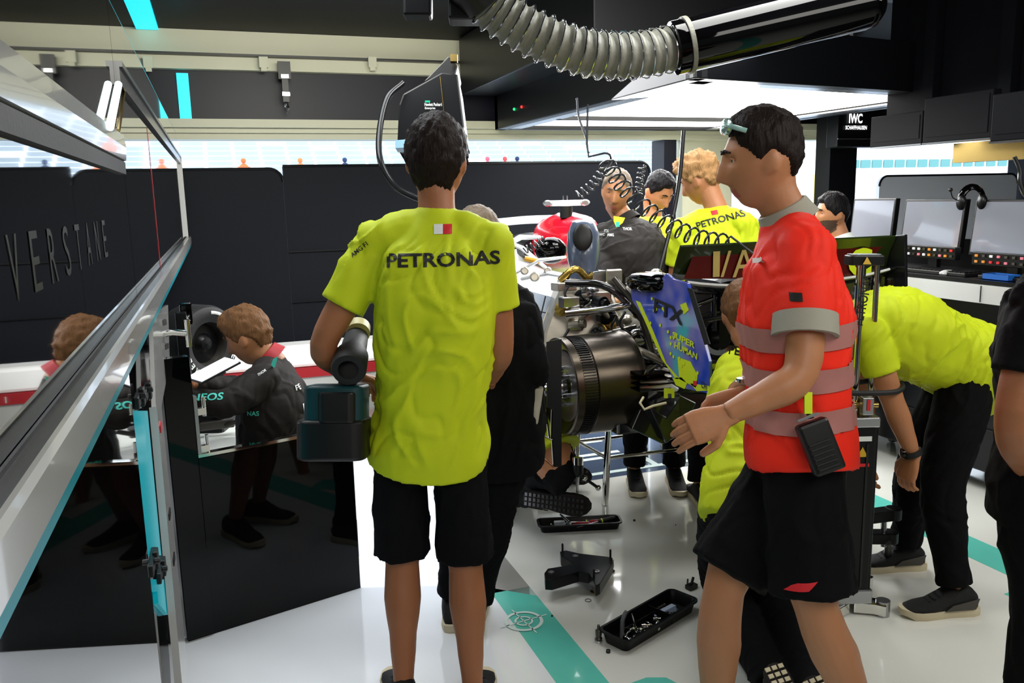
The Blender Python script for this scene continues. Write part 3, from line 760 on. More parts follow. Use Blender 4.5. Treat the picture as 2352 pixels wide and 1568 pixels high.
mb.aabb((-40, 39.6, 0), (48, 40.6, YP(700, 388, 40)[2]-1.25)); structure(mb.build('wall_pit', 'bright'))
sbox('ground_spectator_platform', (-40, 40.7, 0), (48, 44, YP(700, 368, 41.5)[2]-1.64), 'bright')

# ---------------------------------------------------------------- glass partition on the left
GX, FX = -0.214, -0.175
t = thing('glass_partition', 'long dark mirrored glass partition with a silver rail on the left', 'partition', (GX, 3.2, 0))
ysm = 2.48
mb = MB(); mb.aabb((GX-.012, .05, 1.338), (GX, ysm-.003, 2.14)); mb.build('glass_pane', 'mirror', t)
mb = MB(); mb.aabb((GX-.012, ysm+.003, 1.338), (GX, 7.1, 2.14)); mb.build('glass_pane', 'mirror', t)
mb = MB(); mb.aabb((GX-.30, .05, 1.33), (GX, 7.1, 1.350)); mb.aabb((GX, .05, 1.33), (FX-.004, 7.1, 1.350)); mb.build('rail_top', 'track', t)
mb = MB(); mb.aabb((GX+.001, .05, 1.350), (GX+.005, 7.1, 1.354)); mb.build('glazing_seal', 'rubber', t)
mb = MB(); mb.prism([(FX-.008, .05, 1.293), (FX, .05, 1.297), (FX, .05, 1.346), (FX-.006, .05, 1.353), (FX-.012, .05, 1.353), (FX-.012, .05, 1.293)], (0, 7.05, 0)); mb.build('rail_face', 'white_lacq', t)
mb = MB(); mb.aabb((FX-.02, .05, 1.272), (FX-.006, 7.1, 1.2928)); mb.build('teal_edge', 'teal_trim', t)
mb = MB(); mb.aabb((GX, ysm+.02, 1.965), (GX+.02, 7.1, 1.98)); mb.aabb((GX, ysm+.02, 1.92), (GX+.012, 7.1, 1.965)); mb.build('head_track', 'track', t)
mb = MB(); mb.prism([(GX, .05, 1.714), (GX+.012, .05, 1.718), (GX+.016, .05, 1.75), (GX+.012, .05, 1.782), (GX, .05, 1.786)], (0, ysm-.1, 0)); mb.build('head_rail', 'white_lacq', t)
mb = MB(); mb.aabb((GX, .05, 1.682), (GX+.010, ysm-.06, 1.713)); mb.build('head_groove', 'rubber', t)
mb = MB(); mb.aabb((GX-.02, 7.1, 1.3), (GX+.02, 7.13, 1.98)); mb.build('end_post', 'white_lacq', t)
mb = MB(); mb.aabb((GX+.0008, 3.6, 1.34), (GX+.0016, 3.615, 1.9)); mb.build('red_reflection', 'redtrim', t)  # red reflection in the far pane, painted as a thin stripe
# etched letters
for i, ch in enumerate('AVERSTANE'):
    y0 = [0.90, 1.06, 1.18, 1.30, 1.42, 1.54, 1.66, 1.78, 1.9][i]
    mb = MB(); mb.text(ch, (GX+.0006, y0*1.0, 1.535), (0, 1, 0), UP, .075, width=.05, depth=.0004, bold=.0); l_ = mb.build('etched_letter', mat('etched_glass', '15161a', .35), t)
# lower cabinet under the rail
t = thing('gloss_cabinet', 'tall glossy black cabinet under the silver rail with a teal lit panel', 'cabinet', (-.3, 2, 0))
mb = MB(); mb.aabb((-.5, .05, 0.0), (-.205, 2.0, 1.265)); mb.build('side_panel', 'mirror', t)
mb = MB(); mb.aabb((-.5, 2.01, 0.0), (-.225, 2.98, 1.265)); mb.build('carcass', 'black_gloss', t)
XQ = lambda *ps: [XP(x, y, -.212) for x, y in ps]
mb = MB(); mb.prism(XQ((298, 943), (339, 943), (371, 1275), (332, 1275)), (-.012, 0, 0)); mb.build('teal_panel', 'teal', t)
mb = MB(); mb.prism(XQ((347, 1330), (377, 1330), (386, 1411), (364, 1386), (362, 1358), (347, 1358)), (-.012, 0, 0)); mb.build('teal_panel', 'teal', t)
for (y, z) in [XP(px, py, -.205)[1:] for px, py in ((318, 915), (335, 900), (350, 1290), (368, 1308))]:
    mb = MB(); mb.box((-.205, y, z), (.012, .12, .03)); mb.box((-.198, y+.02, z), (.012, .035, .045)); mb.tube([(-.2, y-.02, z+.01), (-.185, y-.02, z+.01)], .008, 10); mb.build('latch', 'black', t, bevel=.003)
mb = MB(); mb.prism([XP(x, y, -.19) for x, y in ((360, 934), (371, 934), (428, 1500), (432, 1568), (418, 1568))]+[], (-.02, 0, 0)); mb.build('white_post', 'white_lacq', t)
mb = MB(); mb.prism([XP(x, y, -.20) for x, y in ((350, 720), (386, 700), (390, 830), (371, 934), (358, 934))], (-.012, 0, 0)); mb.build('white_post', 'white_lacq', t)
for z in (.93, .62, .40): 
    yq = XP(*{.93: (368, 980), .62: (388, 1180), .40: (398, 1283)}[z], -.19); mb = MB(); mb.box(yq, (.008, .06, .02)); mb.build('red_tab' if z > .9 else 'post_bracket', 'redtrim' if z > .9 else 'black', t)
# gate
gl, gr = G(430, 1470), G(825, 1347); gd = unit(gr-gl); gn = np.cross(gd, UP)
gw = np.linalg.norm(gr-gl); mid = (gl+gr)/2
t = thing('low_gate', 'glossy black low gate with a bright metal top edge, standing open', 'gate', mid)
mb = MB(); mb.box(mid+UP*.345, (gw, .03, .69), gd, -gn); mb.build('panel', 'black_gloss', t, bevel=.002)
mb = MB(); mb.box(mid+UP*.698, (gw, .034, .012), gd, -gn); mb.build('top_edge', 'chrome', t)
mb = MB(); mb.box(gl+gd*.045+UP*.54-gn*-.0, (.10, .05, 1.06), gd, -gn); mb.build('stile', 'black_gloss', t, bevel=.003)
mb = MB(); mb.box(gl+gd*.103+UP*.81, (.012, .03, .22), gd, -gn); mb.build('window_edge', 'silver', t)
for z in (.72, .86):
    mb = MB(); mb.box(gl+gd*.125+UP*z+gn*-.0, (.03, .02, .025), gd, -gn); mb.tube([gl+gd*.135+UP*(z-.02), gl+gd*.135+UP*(z+.05)], .007, 10); mb.build('clamp', 'chrome', t, smooth=True)
# upper hinge arm
h0, h1 = P(372, 768, 3.0), P(432, 765, 3.0)
t = thing('hinge_arm', 'chrome hinge arm joining the white post to the tyre stand', 'hinge', h0)
mb = MB(); mb.tube([h0, h0*.6+h1*.4+UP*.006, h1], [.012, .011, .013], 12); mb.build('arm', 'chrome', t, smooth=True)
mb = MB(); mb.tube([h1-UP*.05, h1+UP*.05], .010, 12); mb.build('pivot', 'chrome', t, smooth=True)
for dz in (-.055, .055):
    mb = MB(); mb.box(h0+UP*dz*.8-CR*.01, (.05, .02, .03), CR, UP); mb.tube([h0+UP*dz*.8-CF*.02-CR*.02, h0+UP*dz*.8-CF*.03-CR*.02], .006, 8); mb.build('mounting_plate', 'black', t)
# white panel to the right of the gate, glow added to keep it bright
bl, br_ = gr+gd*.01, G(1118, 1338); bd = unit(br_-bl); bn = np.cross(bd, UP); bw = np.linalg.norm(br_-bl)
t = thing('white_glow_panel', 'low white panel with an added glow standing on the floor behind the legs of the man in yellow', 'panel', bl)
mb = MB(); mb.box((bl+br_)/2+UP*.34-bn*.0, (bw, .03, .68), bd, -bn); mb.build('glow_face', 'white_glow', t, bevel=.003)
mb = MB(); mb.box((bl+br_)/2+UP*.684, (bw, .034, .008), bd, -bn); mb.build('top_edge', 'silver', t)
# reflection of ceiling tubes upper left: painted as a glowing tube on the glass
p0, p1 = P(262, 192, 2.4), P(240, 300, 2.4)
t = thing('tube_reflection', 'bright reflection of ceiling tubes painted as a glowing tube on the glass above the rail at the upper left', 'lamp', P(255, 245, 2.4))
for dx in (0,):
    mb = MB(); mb.tube([XP(272, 194, GX+.012), XP(252, 292, GX+.012)], .009, 12); mb.build('tube', 'tube_glow', t, smooth=True)
mb = MB(); mb.tube([XP(287, 196, GX+.006), XP(272, 300, GX+.006)], .005, 6); mb.build('housing_edge', 'brass', t)
t = [o for o in COL.objects if o.name == 'glass_partition'][0]
mb = MB(); mb.aabb((GX-.012, .05, 2.14), (GX, 7.1, 2.144)); mb.build('glass_edge', 'teal_trim', t)

# ---------------------------------------------------------------- lit gantry over the car
gz = 2.2
gN, gR = G(1600, 183, gz), G(2235, 222, gz); gFL = np.array([gN[0]+.0, 7.25, gz]); gFR = np.array([gR[0]-.15, 7.25, gz])
t = thing('lit_gantry', 'large black suspended gantry with bright light panels over the car', 'light rig', ((gN+gR)/2))
def fascia(a, b, nm, h=.30, th=.09, m='black_satin'):
    d = unit(b-a); n_ = np.cross(d, UP); c_ = (a+b)/2
    mb = MB(); mb.box(c_+UP*h/2, (np.linalg.norm(b-a)+th, th, h), d, -n_, None); mb.build(nm, m, t, bevel=.006)
fascia(gN, gR, 'front_fascia'); fascia(gN, gFL, 'side_fascia'); fascia(gR, gFR, 'side_fascia'); fascia(gFL, gFR, 'rear_fascia')
for a, b in ((gN, gR), (gN, gFL), (gR, gFR)):
    d = unit(b-a); mb = MB(); c_ = (a+b)/2; inn = unit(((gN+gR+gFL+gFR)/4-c_)*np.array([1, 1, 0]))
    mb.box(c_+UP*.01+inn*.10, (np.linalg.norm(b-a), .14, .012), d, np.cross(UP, d)); mb.build('soffit_lip', 'silver', t)
ycr = 6.3
def quad(a, b, c_, d_, nm, m, z=.10):
    mb = MB(); mb.prism([p*np.array([1, 1, 0])+UP*(gz+z) for p in (a, b, c_, d_)], (0, 0, .02)); mb.build(nm, m, t)
i1 = np.array([.12, .12, 0]); 
A_ = gN+np.array([.15, .15, 0]); B_ = gR+np.array([-.15, .1, 0]); C_ = np.array([B_[0]-.1, ycr-.03, 0]); D_ = np.array([A_[0], ycr-.03, 0])
quad(A_, B_, C_, D_, 'light_panel', 'gantry_lit', .03)
quad(np.array([A_[0], ycr+.03, 0]), np.array([B_[0]-.1, ycr+.03, 0]), np.array([B_[0]-.1, 7.15, 0]), np.array([A_[0], 7.15, 0]), 'light_panel', 'gantry_lit', .03)
mb = MB(); mb.aabb((A_[0], ycr-.03, gz+.0), (B_[0], ycr+.03, gz+.05)); mb.build('cross_bar', 'black', t)
mb = MB(); mb.prism([p*np.array([1, 1, 0])+UP*(gz+.10) for p in (gN, gR, gFR, gFL)], (0, 0, .18)); mb.build('top_cover', 'black', t)
mb = MB(); mb.aabb((2.14, gN[1]+.5, gz+.295), (gN[0]+1.5, 7.25, 2.97)); mb.build('upper_housing', 'black_satin', t, bevel=.01)
for i, px in enumerate((1850, 1886)):
    p = G(px, 92, gz+.36) if False else gN*(.55-.05*i)+gR*(.45+.05*i)+UP*.33; mb = MB(); mb.box(p, (.03, .03, .06)); mb.tube([p, p+UP*.42], .006, 8); mb.build('hanger', 'steel', t)
mb = MB(); mb.box(gR+UP*.15+np.array([.035, -.05, 0]), (.03, .02, .29)); mb.build('corner_strip', 'brass', t, bevel=.004)
fa = unit(gFL-gN)
for k, m in ((0, 'lamp_green'), (1, 'lamp_red')):
    p = gN + fa*(2.75-.18*k) - np.array([.047, 0, 0]) + UP*.13; mb = MB(); mb.ball(p, .012); mb.build('indicator', m, t)
# duct: flexible hose and rigid pipe
t = thing('extraction_duct', 'grey corrugated hose joined to a glossy black pipe under the ceiling', 'duct', P(1560, 100, 2.9))
path = catm([P(1085, -40, 2.75), P(1135, 20, 2.8), P(1230, 80, 2.85), P(1340, 120, 2.9), P(1450, 128, 2.95), P(1560, 108, 3.0)], 26)
n = len(path); rad = []
for i in range(n):
    rad.append(.074 + .0055*math.sin(i*2*math.pi/6.2))
mb = MB(); mb.tube(path, rad, 28); mb.build('corrugated_hose', 'duct', t, smooth=True, auto=False)
for i in range(3, n-2, 6):
    mb = MB(); d_ = unit(path[min(i+1, n-1)]-path[i-1]); s1, u1 = frame_from(d_)
    mb.tube([path[i]+(s1*math.cos(a)+u1*math.sin(a))*.083 for a in np.linspace(0, 2*math.pi, 33)], .0032, 6, cap=False)
    mb.build('hose_ring', 'steel', t, smooth=True)
pa, pb = P(1545, 112, 2.98), P(2000, 5, 3.0); dd = unit(pb-pa)
mb = MB(); mb.lathe(pa, dd, [(0, .078), (.005, .094), (np.linalg.norm(pb-pa)-.03, .092), (np.linalg.norm(pb-pa), .088), (np.linalg.norm(pb-pa)+.03, .06), (np.linalg.norm(pb-pa)+.035, .02)], 40); mb.build('rigid_pipe', 'black_gloss', t, smooth=True)
mb = MB(); mb.lathe(pa+dd*.045, dd, [(0, .096), (0, .101), (.016, .101), (.016, .096)], 40); mb.build('band_clamp', 'duct', t, smooth=True)
mb = MB(); mb.lathe(P(1120, 0, 2.78), unit(path[0]-path[8]), [(0, .084), (.0, .092), (.10, .095), (.11, .115), (.13, .115)], 32); mb.build('coupling', 'black', t, smooth=True)
mb = MB(); mb.box(P(1075, 12, 2.8), (.13, .12, .08), CR, CU); mb.box(P(960, 10, 2.9), (.10, .1, .06), CR, CU); mb.build('fan_box', 'black_satin', t, bevel=.01)
# white beam at the upper right
a = G(2080, -5, 2.9); b = G(2400, 35, 2.9)
mb = MB(); mb.box((a+b)/2+UP*.02, (np.linalg.norm(b-a)+.3, .13, .09), unit(b-a), np.cross(UP, unit(b-a))); structure(mb.build('beam_ceiling', 'white_wall'))
# winch box
t = thing('winch_box', 'black lifting unit box with small white lettering above the standing man', 'equipment', P(985, 240, 3.6))
cx = P(985, 240, 3.7)
mb = MB(); mb.prism([P(x, y, 3.6) for x, y in ((925, 215), (1015, 165), (1052, 170), (1068, 300), (912, 330), (916, 240))], CF*.35); mb.build('housing', 'black_satin', t, bevel=.008)
mb = MB(); mb.prism([P(x, y, 3.62) for x, y in ((970, 190), (1030, 128), (1052, 150), (1044, 178), (1000, 178))], CF*.25); mb.build('top_bracket', 'black', t, bevel=.005)
mb = MB(); mb.prism([P(x, y, 3.59) for x, y in ((908, 322), (1065, 290), (1072, 318), (960, 338), (908, 336))], CF*.3); mb.build('skirt', 'black_gloss', t, bevel=.006)
mb = MB(); mb.tube([P(1011, 176, 3.58), P(1020, 262, 3.58)], .002, 6); mb.build('edge_strip', 'brass', t)
mb = MB(); mb.prism([P(x, y, 3.5) for x, y in ((908, 322), (934, 320), (936, 338), (908, 340))], CF*.08); mb.build('lamp_glass', mat('pale_blue_glass', '9cc8ee', .2), t)
mb = MB(); mb.text('Hewlett Packard', P(995, 240, 3.585), CR, CU+CR*-.1, .014, width=.075, depth=.002, bold=.02); mb.text('Enterprise', P(988, 249, 3.585), CR, CU, .012, width=.045, depth=.002, bold=.02); mb.build('lettering', 'print_white', t)
mb = MB(); mb.box(P(982, 233, 3.585), (.022, .008, .002), CR, CU); mb.build('logo_bar', mat('green_logo', '01a982', .4), t)
mb = MB(); mb.box(P(1043, 135, 3.58), (.03, .03, .03), CR, CU); mb.build('bolt', 'brass', t)
mb = MB(); mb.tube(catm([P(925, 190, 3.55), P(890, 225, 3.5), P(872, 300, 3.45), P(874, 370, 3.4), P(905, 425, 3.4), P(950, 452, 3.4), P(985, 462, 3.4)], 8), .013, 10); tag(mb.build('cable_loop', 'hose', smooth=True), 'thick black cable looping down from the winch box behind the head', 'cable')
# ---------------------------------------------------------------- coiled air hoses
def coil(name, path, R_, r, turns, label, taper=1.0, m='greyhose', tail=None):
    pts = catm(path, 30); n = len(pts); L = np.cumsum([0]+[np.linalg.norm(pts[i+1]-pts[i]) for i in range(n-1)]); tot = L[-1]
    N = int(turns*14); out = []
    u0 = None
    for i in range(N+1):
        s_ = tot*i/N; k = min(n-2, int(np.searchsorted(L, s_, 'right')-1)); f_ = (s_-L[k])/max(1e-6, L[k+1]-L[k]); p = pts[k]*(1-f_)+pts[k+1]*f_
        d_ = unit(pts[k+1]-pts[k])
        if u0 is None: _, u0 = frame_from(d_, (1, 0, 0.2))
        u0 = unit(u0-d_*np.dot(u0, d_)); s1 = np.cross(d_, u0); a = 2*math.pi*turns*i/N
        out.append(p+(s1*math.cos(a)+u0*math.sin(a))*R_)
    if tail: out = [V3(q) for q in tail[0]]+out+[V3(q) for q in tail[1]]
    mb = MB(); mb.tube(out, r, 7); return tag(mb.build(name, m, smooth=True), label, 'hose')
coil('coiled_hose', [P(1385, 365, 3.6), P(1440, 440, 3.5), P(1520, 505, 3.4), P(1600, 545, 3.3), P(1680, 560, 3.2)], .034, .0045, 17, 'long black coiled air hose sagging in front of the men in yellow', tail=([P(1350, 240, 3.6), P(1348, 330, 3.6), P(1352, 360, 3.6)], [P(1740, 590, 3.1)]))
coil('coiled_hose', [P(1385, 392, 4.2), P(1360, 425, 4.2), P(1325, 450, 4.2)], .022, .005, 6, 'short black coiled hose beside the top of the red airbox', tail=([P(1405, 372, 4.2)], []))
coil('coiled_hose', [P(1475, 380, 4.4), P(1470, 410, 4.4), P(1466, 445, 4.4)], .017, .005, 6, 'small coiled hose hanging straight between the two men facing the car')
coil('coiled_hose', [P(1205, 575, 4.2), P(1232, 560, 4.2), P(1250, 550, 4.2)], .018, .004, 5, 'small coiled hose lying in the open cockpit')
mb = MB(); mb.tube(catm([P(1570, 300, 3.9), P(1562, 400, 3.9), P(1545, 500, 3.9), P(1515, 620, 3.9)], 8), .010, 8); tag(mb.build('straight_hose', 'hose', smooth=True), 'thin dark hose hanging straight down from the gantry to the car', 'hose')
mb = MB(); mb.tube(catm([P(1325, 225, 4.4), P(1330, 270, 4.4), P(1348, 320, 4.4), P(1352, 350, 4.3)], 8), .006, 8); tag(mb.build('hanging_cable', 'greyhose', smooth=True), 'thin grey cable hanging from the lit gantry edge', 'cable')
mb = MB(); mb.tube(catm([P(2330, 360, 3.6), P(2342, 390, 3.6), P(2343, 420, 3.6), P(2356, 450, 3.6), P(2380, 460, 3.6)], 8), .009, 8); tag(mb.build('hanging_cable', 'hose', smooth=True), 'black cable looping below the overhead screens at the right edge', 'cable')
# ---------------------------------------------------------------- race car on its stand
CX = 2.12
car = thing('race_car', 'partly stripped silver and red race car raised on a chrome stand', 'race car', (CX, 3.8, 0))
# body sides, floor
def X(px, py, x): return XP(px, py, x)
def sect(y, w_, z0, z1, e=.7, x=CX, n=24):
    return [np.array([x+w_*math.copysign(abs(math.cos(a))**e, math.cos(a)), y, (z0+z1)/2+(z1-z0)/2*math.copysign(abs(math.sin(a))**e, math.sin(a))]) for a in [2*math.pi*k/n for k in range(n)]]
mb = MB(); mb.rings([sect(3.75, .10, .78, 1.0, x=1.80), sect(4.1, .22, .70, 1.06, x=1.74), sect(4.5, .28, .66, 1.16, x=1.72), sect(5.0, .32, .64, 1.20, x=1.72), sect(5.5, .32, .66, 1.18, x=1.76), sect(5.8, .28, .68, 1.1, x=1.84)]); mb.build('sidepod', 'car_white', car, smooth=True)
mb = MB(); mb.rings([sect(5.2, .33, .8, 1.30), sect(5.9, .36, .7, 1.24), sect(6.6, .24, .66, 1.1), sect(7.1, .14, .62, .9)]); mb.build('cockpit_tub', 'car_white', car, smooth=True)
mb = MB(); mb.aabb((CX-.72, 3.75, .58), (1.98, 6.0, .62)); mb.build('floor', 'carbon', car, bevel=.01)
mb = MB(); mb.tube(catm([(CX-.34, 5.35, 1.36), (CX-.38, 5.75, 1.42), (CX-.25, 6.2, 1.42), (CX, 6.4, 1.40), (CX+.25, 6.2, 1.42), (CX+.38, 5.75, 1.42), (CX+.34, 5.35, 1.36)], 8), .032, 12); mb.tube([(CX, 6.4, 1.4), (CX, 6.65, 1.2)], .02, 8); mb.build('halo', 'car_white', car, smooth=True)
mb = MB(); mb.rings([sect(5.1, .22, 1.18, 1.34), sect(5.35, .25, 1.18, 1.36), sect(5.75, .22, 1.15, 1.30)]); mb.build('headrest', 'black_satin', car, smooth=True)
# red airbox with camera bar: seen end on
ab = P(1335, 552, 5.1)
mb = MB(); y0 = ab[1]; x0 = ab[0]
mb.rings([sect(y0-.10, .055, 1.28, 1.44, .8, x0), sect(y0, .13, 1.20, 1.48, .85, x0), sect(y0+.22, .18, 1.14, 1.50, .85, x0), sect(y0+.40, .17, 1.12, 1.47, .85, x0)]); mb.build('airbox', 'car_red', car, smooth=True)
tc = P(1300, 466, 5.1)
mb = MB(); mb.tube([tc-UP*.09, tc-UP*.02], .04, 14); mb.build('camera_mount', 'black', car, smooth=True)
mb = MB(); mb.rbox(tc, (.26, .05, .035), .02, VRT, VF)
mb.build('camera_bar', 'car_white', car, smooth=True)
for q in (-1, 1):
    mb = MB(); mb.rings([[tc+VRT*(q*.115)+VRT*math.cos(a)*w_+UP*math.sin(a)*h+VF*dy for a in [2*math.pi*k/12 for k in range(12)]] for dy, w_, h in ((-.05, .02, .014), (-.03, .03, .02), (.02, .026, .017), (.05, .01, .006))]); mb.build('camera_pod', 'silver', car, smooth=True)
    mb = MB(); mb.tube([tc+VRT*(-.005+q*.012)+UP*.01, tc+VRT*(-.005+q*.012)+UP*.045], .004, 8); mb.build('antenna', 'steel', car)
# blue-white panel, mesh cover beside the tub
mb = MB(); mb.prism([P(x, y, 3.95) for x, y in ((1178, 700), (1205, 665), (1300, 690), (1265, 740), (1232, 770), (1215, 760))], CF*.02); mb.build('side_cover', mat('pale_blue_panel', 'c4d2e8', .25), car)
mb = MB(); mb.prism([P(x, y, 3.9) for x, y in ((1232, 768), (1262, 700), (1300, 640), (1340, 660), (1335, 760), (1275, 800), (1245, 830))], CF*.1); mb.build('side_deflector', mat('cream_panel', 'd8ccb4', .3), car, bevel=.01)
for a, b in (((1206, 666), (1230, 765)), ((1180, 702), (1262, 720)), ((1253, 680), (1232, 768))):
    mb = MB(); mb.tube([P(*a, 3.93), P(*b, 3.93)], .003, 6); mb.build('cover_seam', 'black', car)
# mirror-like suspension arms over the tub
for k, (a, b, r) in enumerate((((1140, 545, 4.5), (1260, 620, 4.4), .016), ((1180, 630, 4.4), (1300, 590, 4.3), .014), ((1200, 640, 4.4), (1330, 640, 4.2), .02), ((1150, 570, 4.5), (1240, 545, 4.6), .02))):
    mb = MB(); mb.tube([P(*a), (P(*a)+P(*b))/2+UP*.03, P(*b)], [r, r*1.5, r], 12, flat=.5); mb.build('body_strut', 'car_white', car, smooth=True)
mb = MB(); mb.ball(P(1265, 575, 4.6), (.09, .05, .075), VRT, VF, UP, 20, 12); mb.build('helmet_surround', 'black_gloss', car, smooth=True)
mb = MB(); mb.tube([P(1205, 593, 4.35), P(1240, 600, 4.35)], .014, 8); mb.build('yellow_strap', mat('amber_strap', 'd8a020', .5), car)
for a in ((1205, 622, .022), (1228, 636, .026), (1258, 622, .02)):
    mb = MB(); c_ = P(a[0], a[1], 4.3); mb.lathe(c_, -CF, [(0, a[2]), (.02, a[2]), (.022, a[2]*.7), (.01, a[2]*.65)], 20); mb.build('round_housing', 'alu', car, smooth=True)
# engine and intake, the tall assembly in the middle
eng = MB(); ec = P(1345, 620, 3.75)
rs = []
for y_, w_, d_ in ((505, .034, .05), (512, .055, .07), (535, .072, .09), (570, .078, .10), (600, .072, .10), (622, .058, .08), (640, .085, .08)):
    c_ = P(1340, y_, 3.8); rs.append([c_+CR*w_*math.cos(a)+VF*d_*math.sin(a) for a in [2*math.pi*k/24 for k in range(24)]])
eng.rings(rs); eng.build('intake_duct', mat('blue_grey_carbon', '4a5468', .3, coat=.5), car, smooth=True)
mb = MB(); c_ = P(1338, 545, 3.67); mb.ball(c_, (.045, .012, .062), CR, CF, CU, 20, 10); mb.build('intake_mouth', 'black', car, smooth=True)
mb = MB(); mb.rings([[P(x, y, 3.7)+VF*dy for dy in (0, .3) for x, y in ()] or [P(1345+sx*w_, y, 3.72)+VF*dy for sx, dy in ((-1, 0), (1, 0), (1, .3), (-1, .3))] for y, w_ in ((640, 48), (690, 70), (760, 95), (830, 105))]); mb.build('engine_block', 'alu', car, bevel=.015)
random.seed(11)
for k in range(54):
    x_ = random.uniform(1285, 1520); y_ = random.uniform(625, 850); d_ = 3.62+random.uniform(-.06, .1); c_ = P(x_, y_, d_)
    typ = k % 5; mb = MB(); m_ = random.choice(['alu', 'dark_alu', 'alu', 'gold', 'black_satin', 'steel'])
    if typ == 0: mb.lathe(c_, unit([random.uniform(-1, 1), -1, random.uniform(-.5, .5)]), [(0, .030), (.05, .032), (.052, .022), (.07, .020), (.071, .01)], 18); nm = 'engine_port'
    elif typ == 1: mb.tube(catm([c_, c_+V3((.06, -.03, .05)), c_+V3((.13, .0, .0)), c_+V3((.18, .05, -.07))], 5), random.uniform(.009, .016), 10); nm = 'coolant_pipe'
    elif typ == 2: mb.box(c_, (random.uniform(.04, .10), .05, random.uniform(.03, .06)), unit([1, random.uniform(-.4, .4), 0]), unit([random.uniform(-.4, .4), 1, 0])); nm = 'ancillary_box'
    elif typ == 3: mb.tube(catm([c_, c_+V3((-.04, -.03, -.05)), c_+V3((.02, -.05, -.10)), c_+V3((.1, 0, -.12))], 5), .006, 8); nm = 'wiring_loom'; m_ = 'black'
    else: mb.ball(c_, random.uniform(.02, .036)); nm = 'pump_housing'
    mb.build(nm, m_, car, smooth=(typ != 2), bevel=.004 if typ == 2 else 0)
for k, (a, b, c2, m_) in enumerate((((1300, 650), (1400, 662), (1500, 760), 'carbon'), ((1300, 720), (1420, 705), (1480, 690), 'steel'), ((1330, 790), (1450, 800), (1520, 830), 'alu'), ((1410, 640), (1470, 720), (1500, 830), 'dark_alu'))):
    mb = MB(); mb.tube(catm([P(*a, 3.55), P(*b, 3.5), P(*c2, 3.55)], 6), .016, 12); mb.build('suspension_arm', m_, car, smooth=True)
mb = MB(); mb.rings([sect(3.05, .07, .86, 1.0), sect(3.3, .10, .80, 1.06), sect(3.7, .17, .74, 1.08), sect(4.0, .2, .74, 1.1)]); mb.build('gearbox', 'alu', car, smooth=True)
# rear wheel drum
wc = X(1282, 888, 1.30); wy, wz = wc[1], wc[2]; ax = np.array([1.0, 0, 0])
mb = MB(); mb.lathe((1.30, wy, wz), ax, [(.035, .15), (.012, .185), (0, .197), (.004, .205), (.03, .208), (.034, .203), (.09, .203), (.095, .209), (.26, .211), (.27, .216), (.30, .216), (.31, .208), (.315, .17), (.315, .06)], 72); mb.build('brake_drum', 'drum', car, smooth=True)
mb = MB()
for k in range(110):
    a = 2*math.pi*k/110; mb.box((1.30+.062, wy+math.cos(a)*.205, wz+math.sin(a)*.205), (.05, .004, .006), ax, (0, -math.sin(a), math.cos(a)))
mb.build('drum_ribs', 'black_satin', car)
mb = MB(); mb.lathe((1.30, wy, wz), ax, [(.32, .06), (.03, .062), (.02, .10), (.028, .15), (.06, .15)], 40, cap=False); mb.build('drum_hub_face', 'dark_alu', car, smooth=True)
mb = MB(); mb.lathe((1.30, wy, wz), -ax, [(-.02, .055), (.0, .055), (.015, .05), (.02, .036), (.05, .034), (.055, .04), (.075, .04), (.078, .022), (.12, .020), (.121, .01)], 28); mb.build('axle_stub', 'steel', car, smooth=True)
for k in range(6):
    a = math.pi/3*k+.3; mb = MB(); c_ = np.array([1.30, wy+math.cos(a)*.075, wz+math.sin(a)*.075]); mb.lathe(c_, -ax, [(-.03, .010), (.012, .010), (.013, .006), (.03, .006)], 12); mb.build('drive_peg', 'steel', car, smooth=True)
mb = MB(); c0 = np.array([1.46, wy, wz]); mb.tube([c0+V3((0, 0, .19)), c0+V3((.25, .1, .2))], .02, 10); mb.build('brake_duct_pipe', 'carbon', car, smooth=True)
# lattice winglet under the hub
t = car
pl = [(1255, 785), (1290, 778), (1290, 1072), (1270, 1072), (1266, 940), (1256, 935)]
mb = MB(); mb.prism([P(x, y, 3.12) for x, y in pl], CF*.012); mb.build('duct_winglet', 'black_satin', car)
web = [((1228, 930), (1226, 985)), ((1226, 985), (1236, 1040)), ((1236, 1040), (1272, 1072)), ((1228, 990), (1268, 1010)), ((1268, 1010), (1272, 1072)), ((1238, 940), (1232, 985)), ((1247, 945), (1244, 1045)), ((1254, 945), (1262, 1008)), ((1268, 940), (1266, 1010)), ((1233, 1045), (1232, 990))]
mb = MB()
for a, b in web: mb.tube([P(*a, 3.11), P(*b, 3.11)], .0035, 6)
mb.build('winglet_web', 'chrome', car, smooth=True)
# rear wing
wl, wr_ = X(1535, 600, 1.63), 2.66
def wingsec(yc, zc, chord, th, ang, n=20, camber=.2):
    out = []
    for k in range(n):
        a = 2*math.pi*k/n; u_ = math.cos(a)*chord/2; v_ = math.sin(a)*th/2 - camber*chord*(1-(2*u_/chord)**2)*.35
        out.append((yc+u_*math.cos(ang)-v_*math.sin(ang), zc+u_*math.sin(ang)+v_*math.cos(ang)))
    return out
fl = X(1540, 605, 1.63); wy0 = fl[1]
ft, fb = X(1545, 566, 1.63)[2], X(1540, 638, 1.63)[2]
mb = MB(); nseg = 16; rs = []
for i in range(nseg+1):
    x_ = 1.64+(2.66-1.64)*i/nseg; zz = 0
    rs.append([np.array([x_, wy0+.0+dy, z_]) for dy, z_ in ((.012, fb-.01), (-.012, fb-.01), (-.03, (fb+ft)/2), (-.06, ft), (-.052, ft+.006), (-.018, (fb+ft)/2))])
mb.rings(rs); mb.build('wing_flap', mat('dark_green_flap', '1e2a12', .2, coat=.6), car, smooth=True)
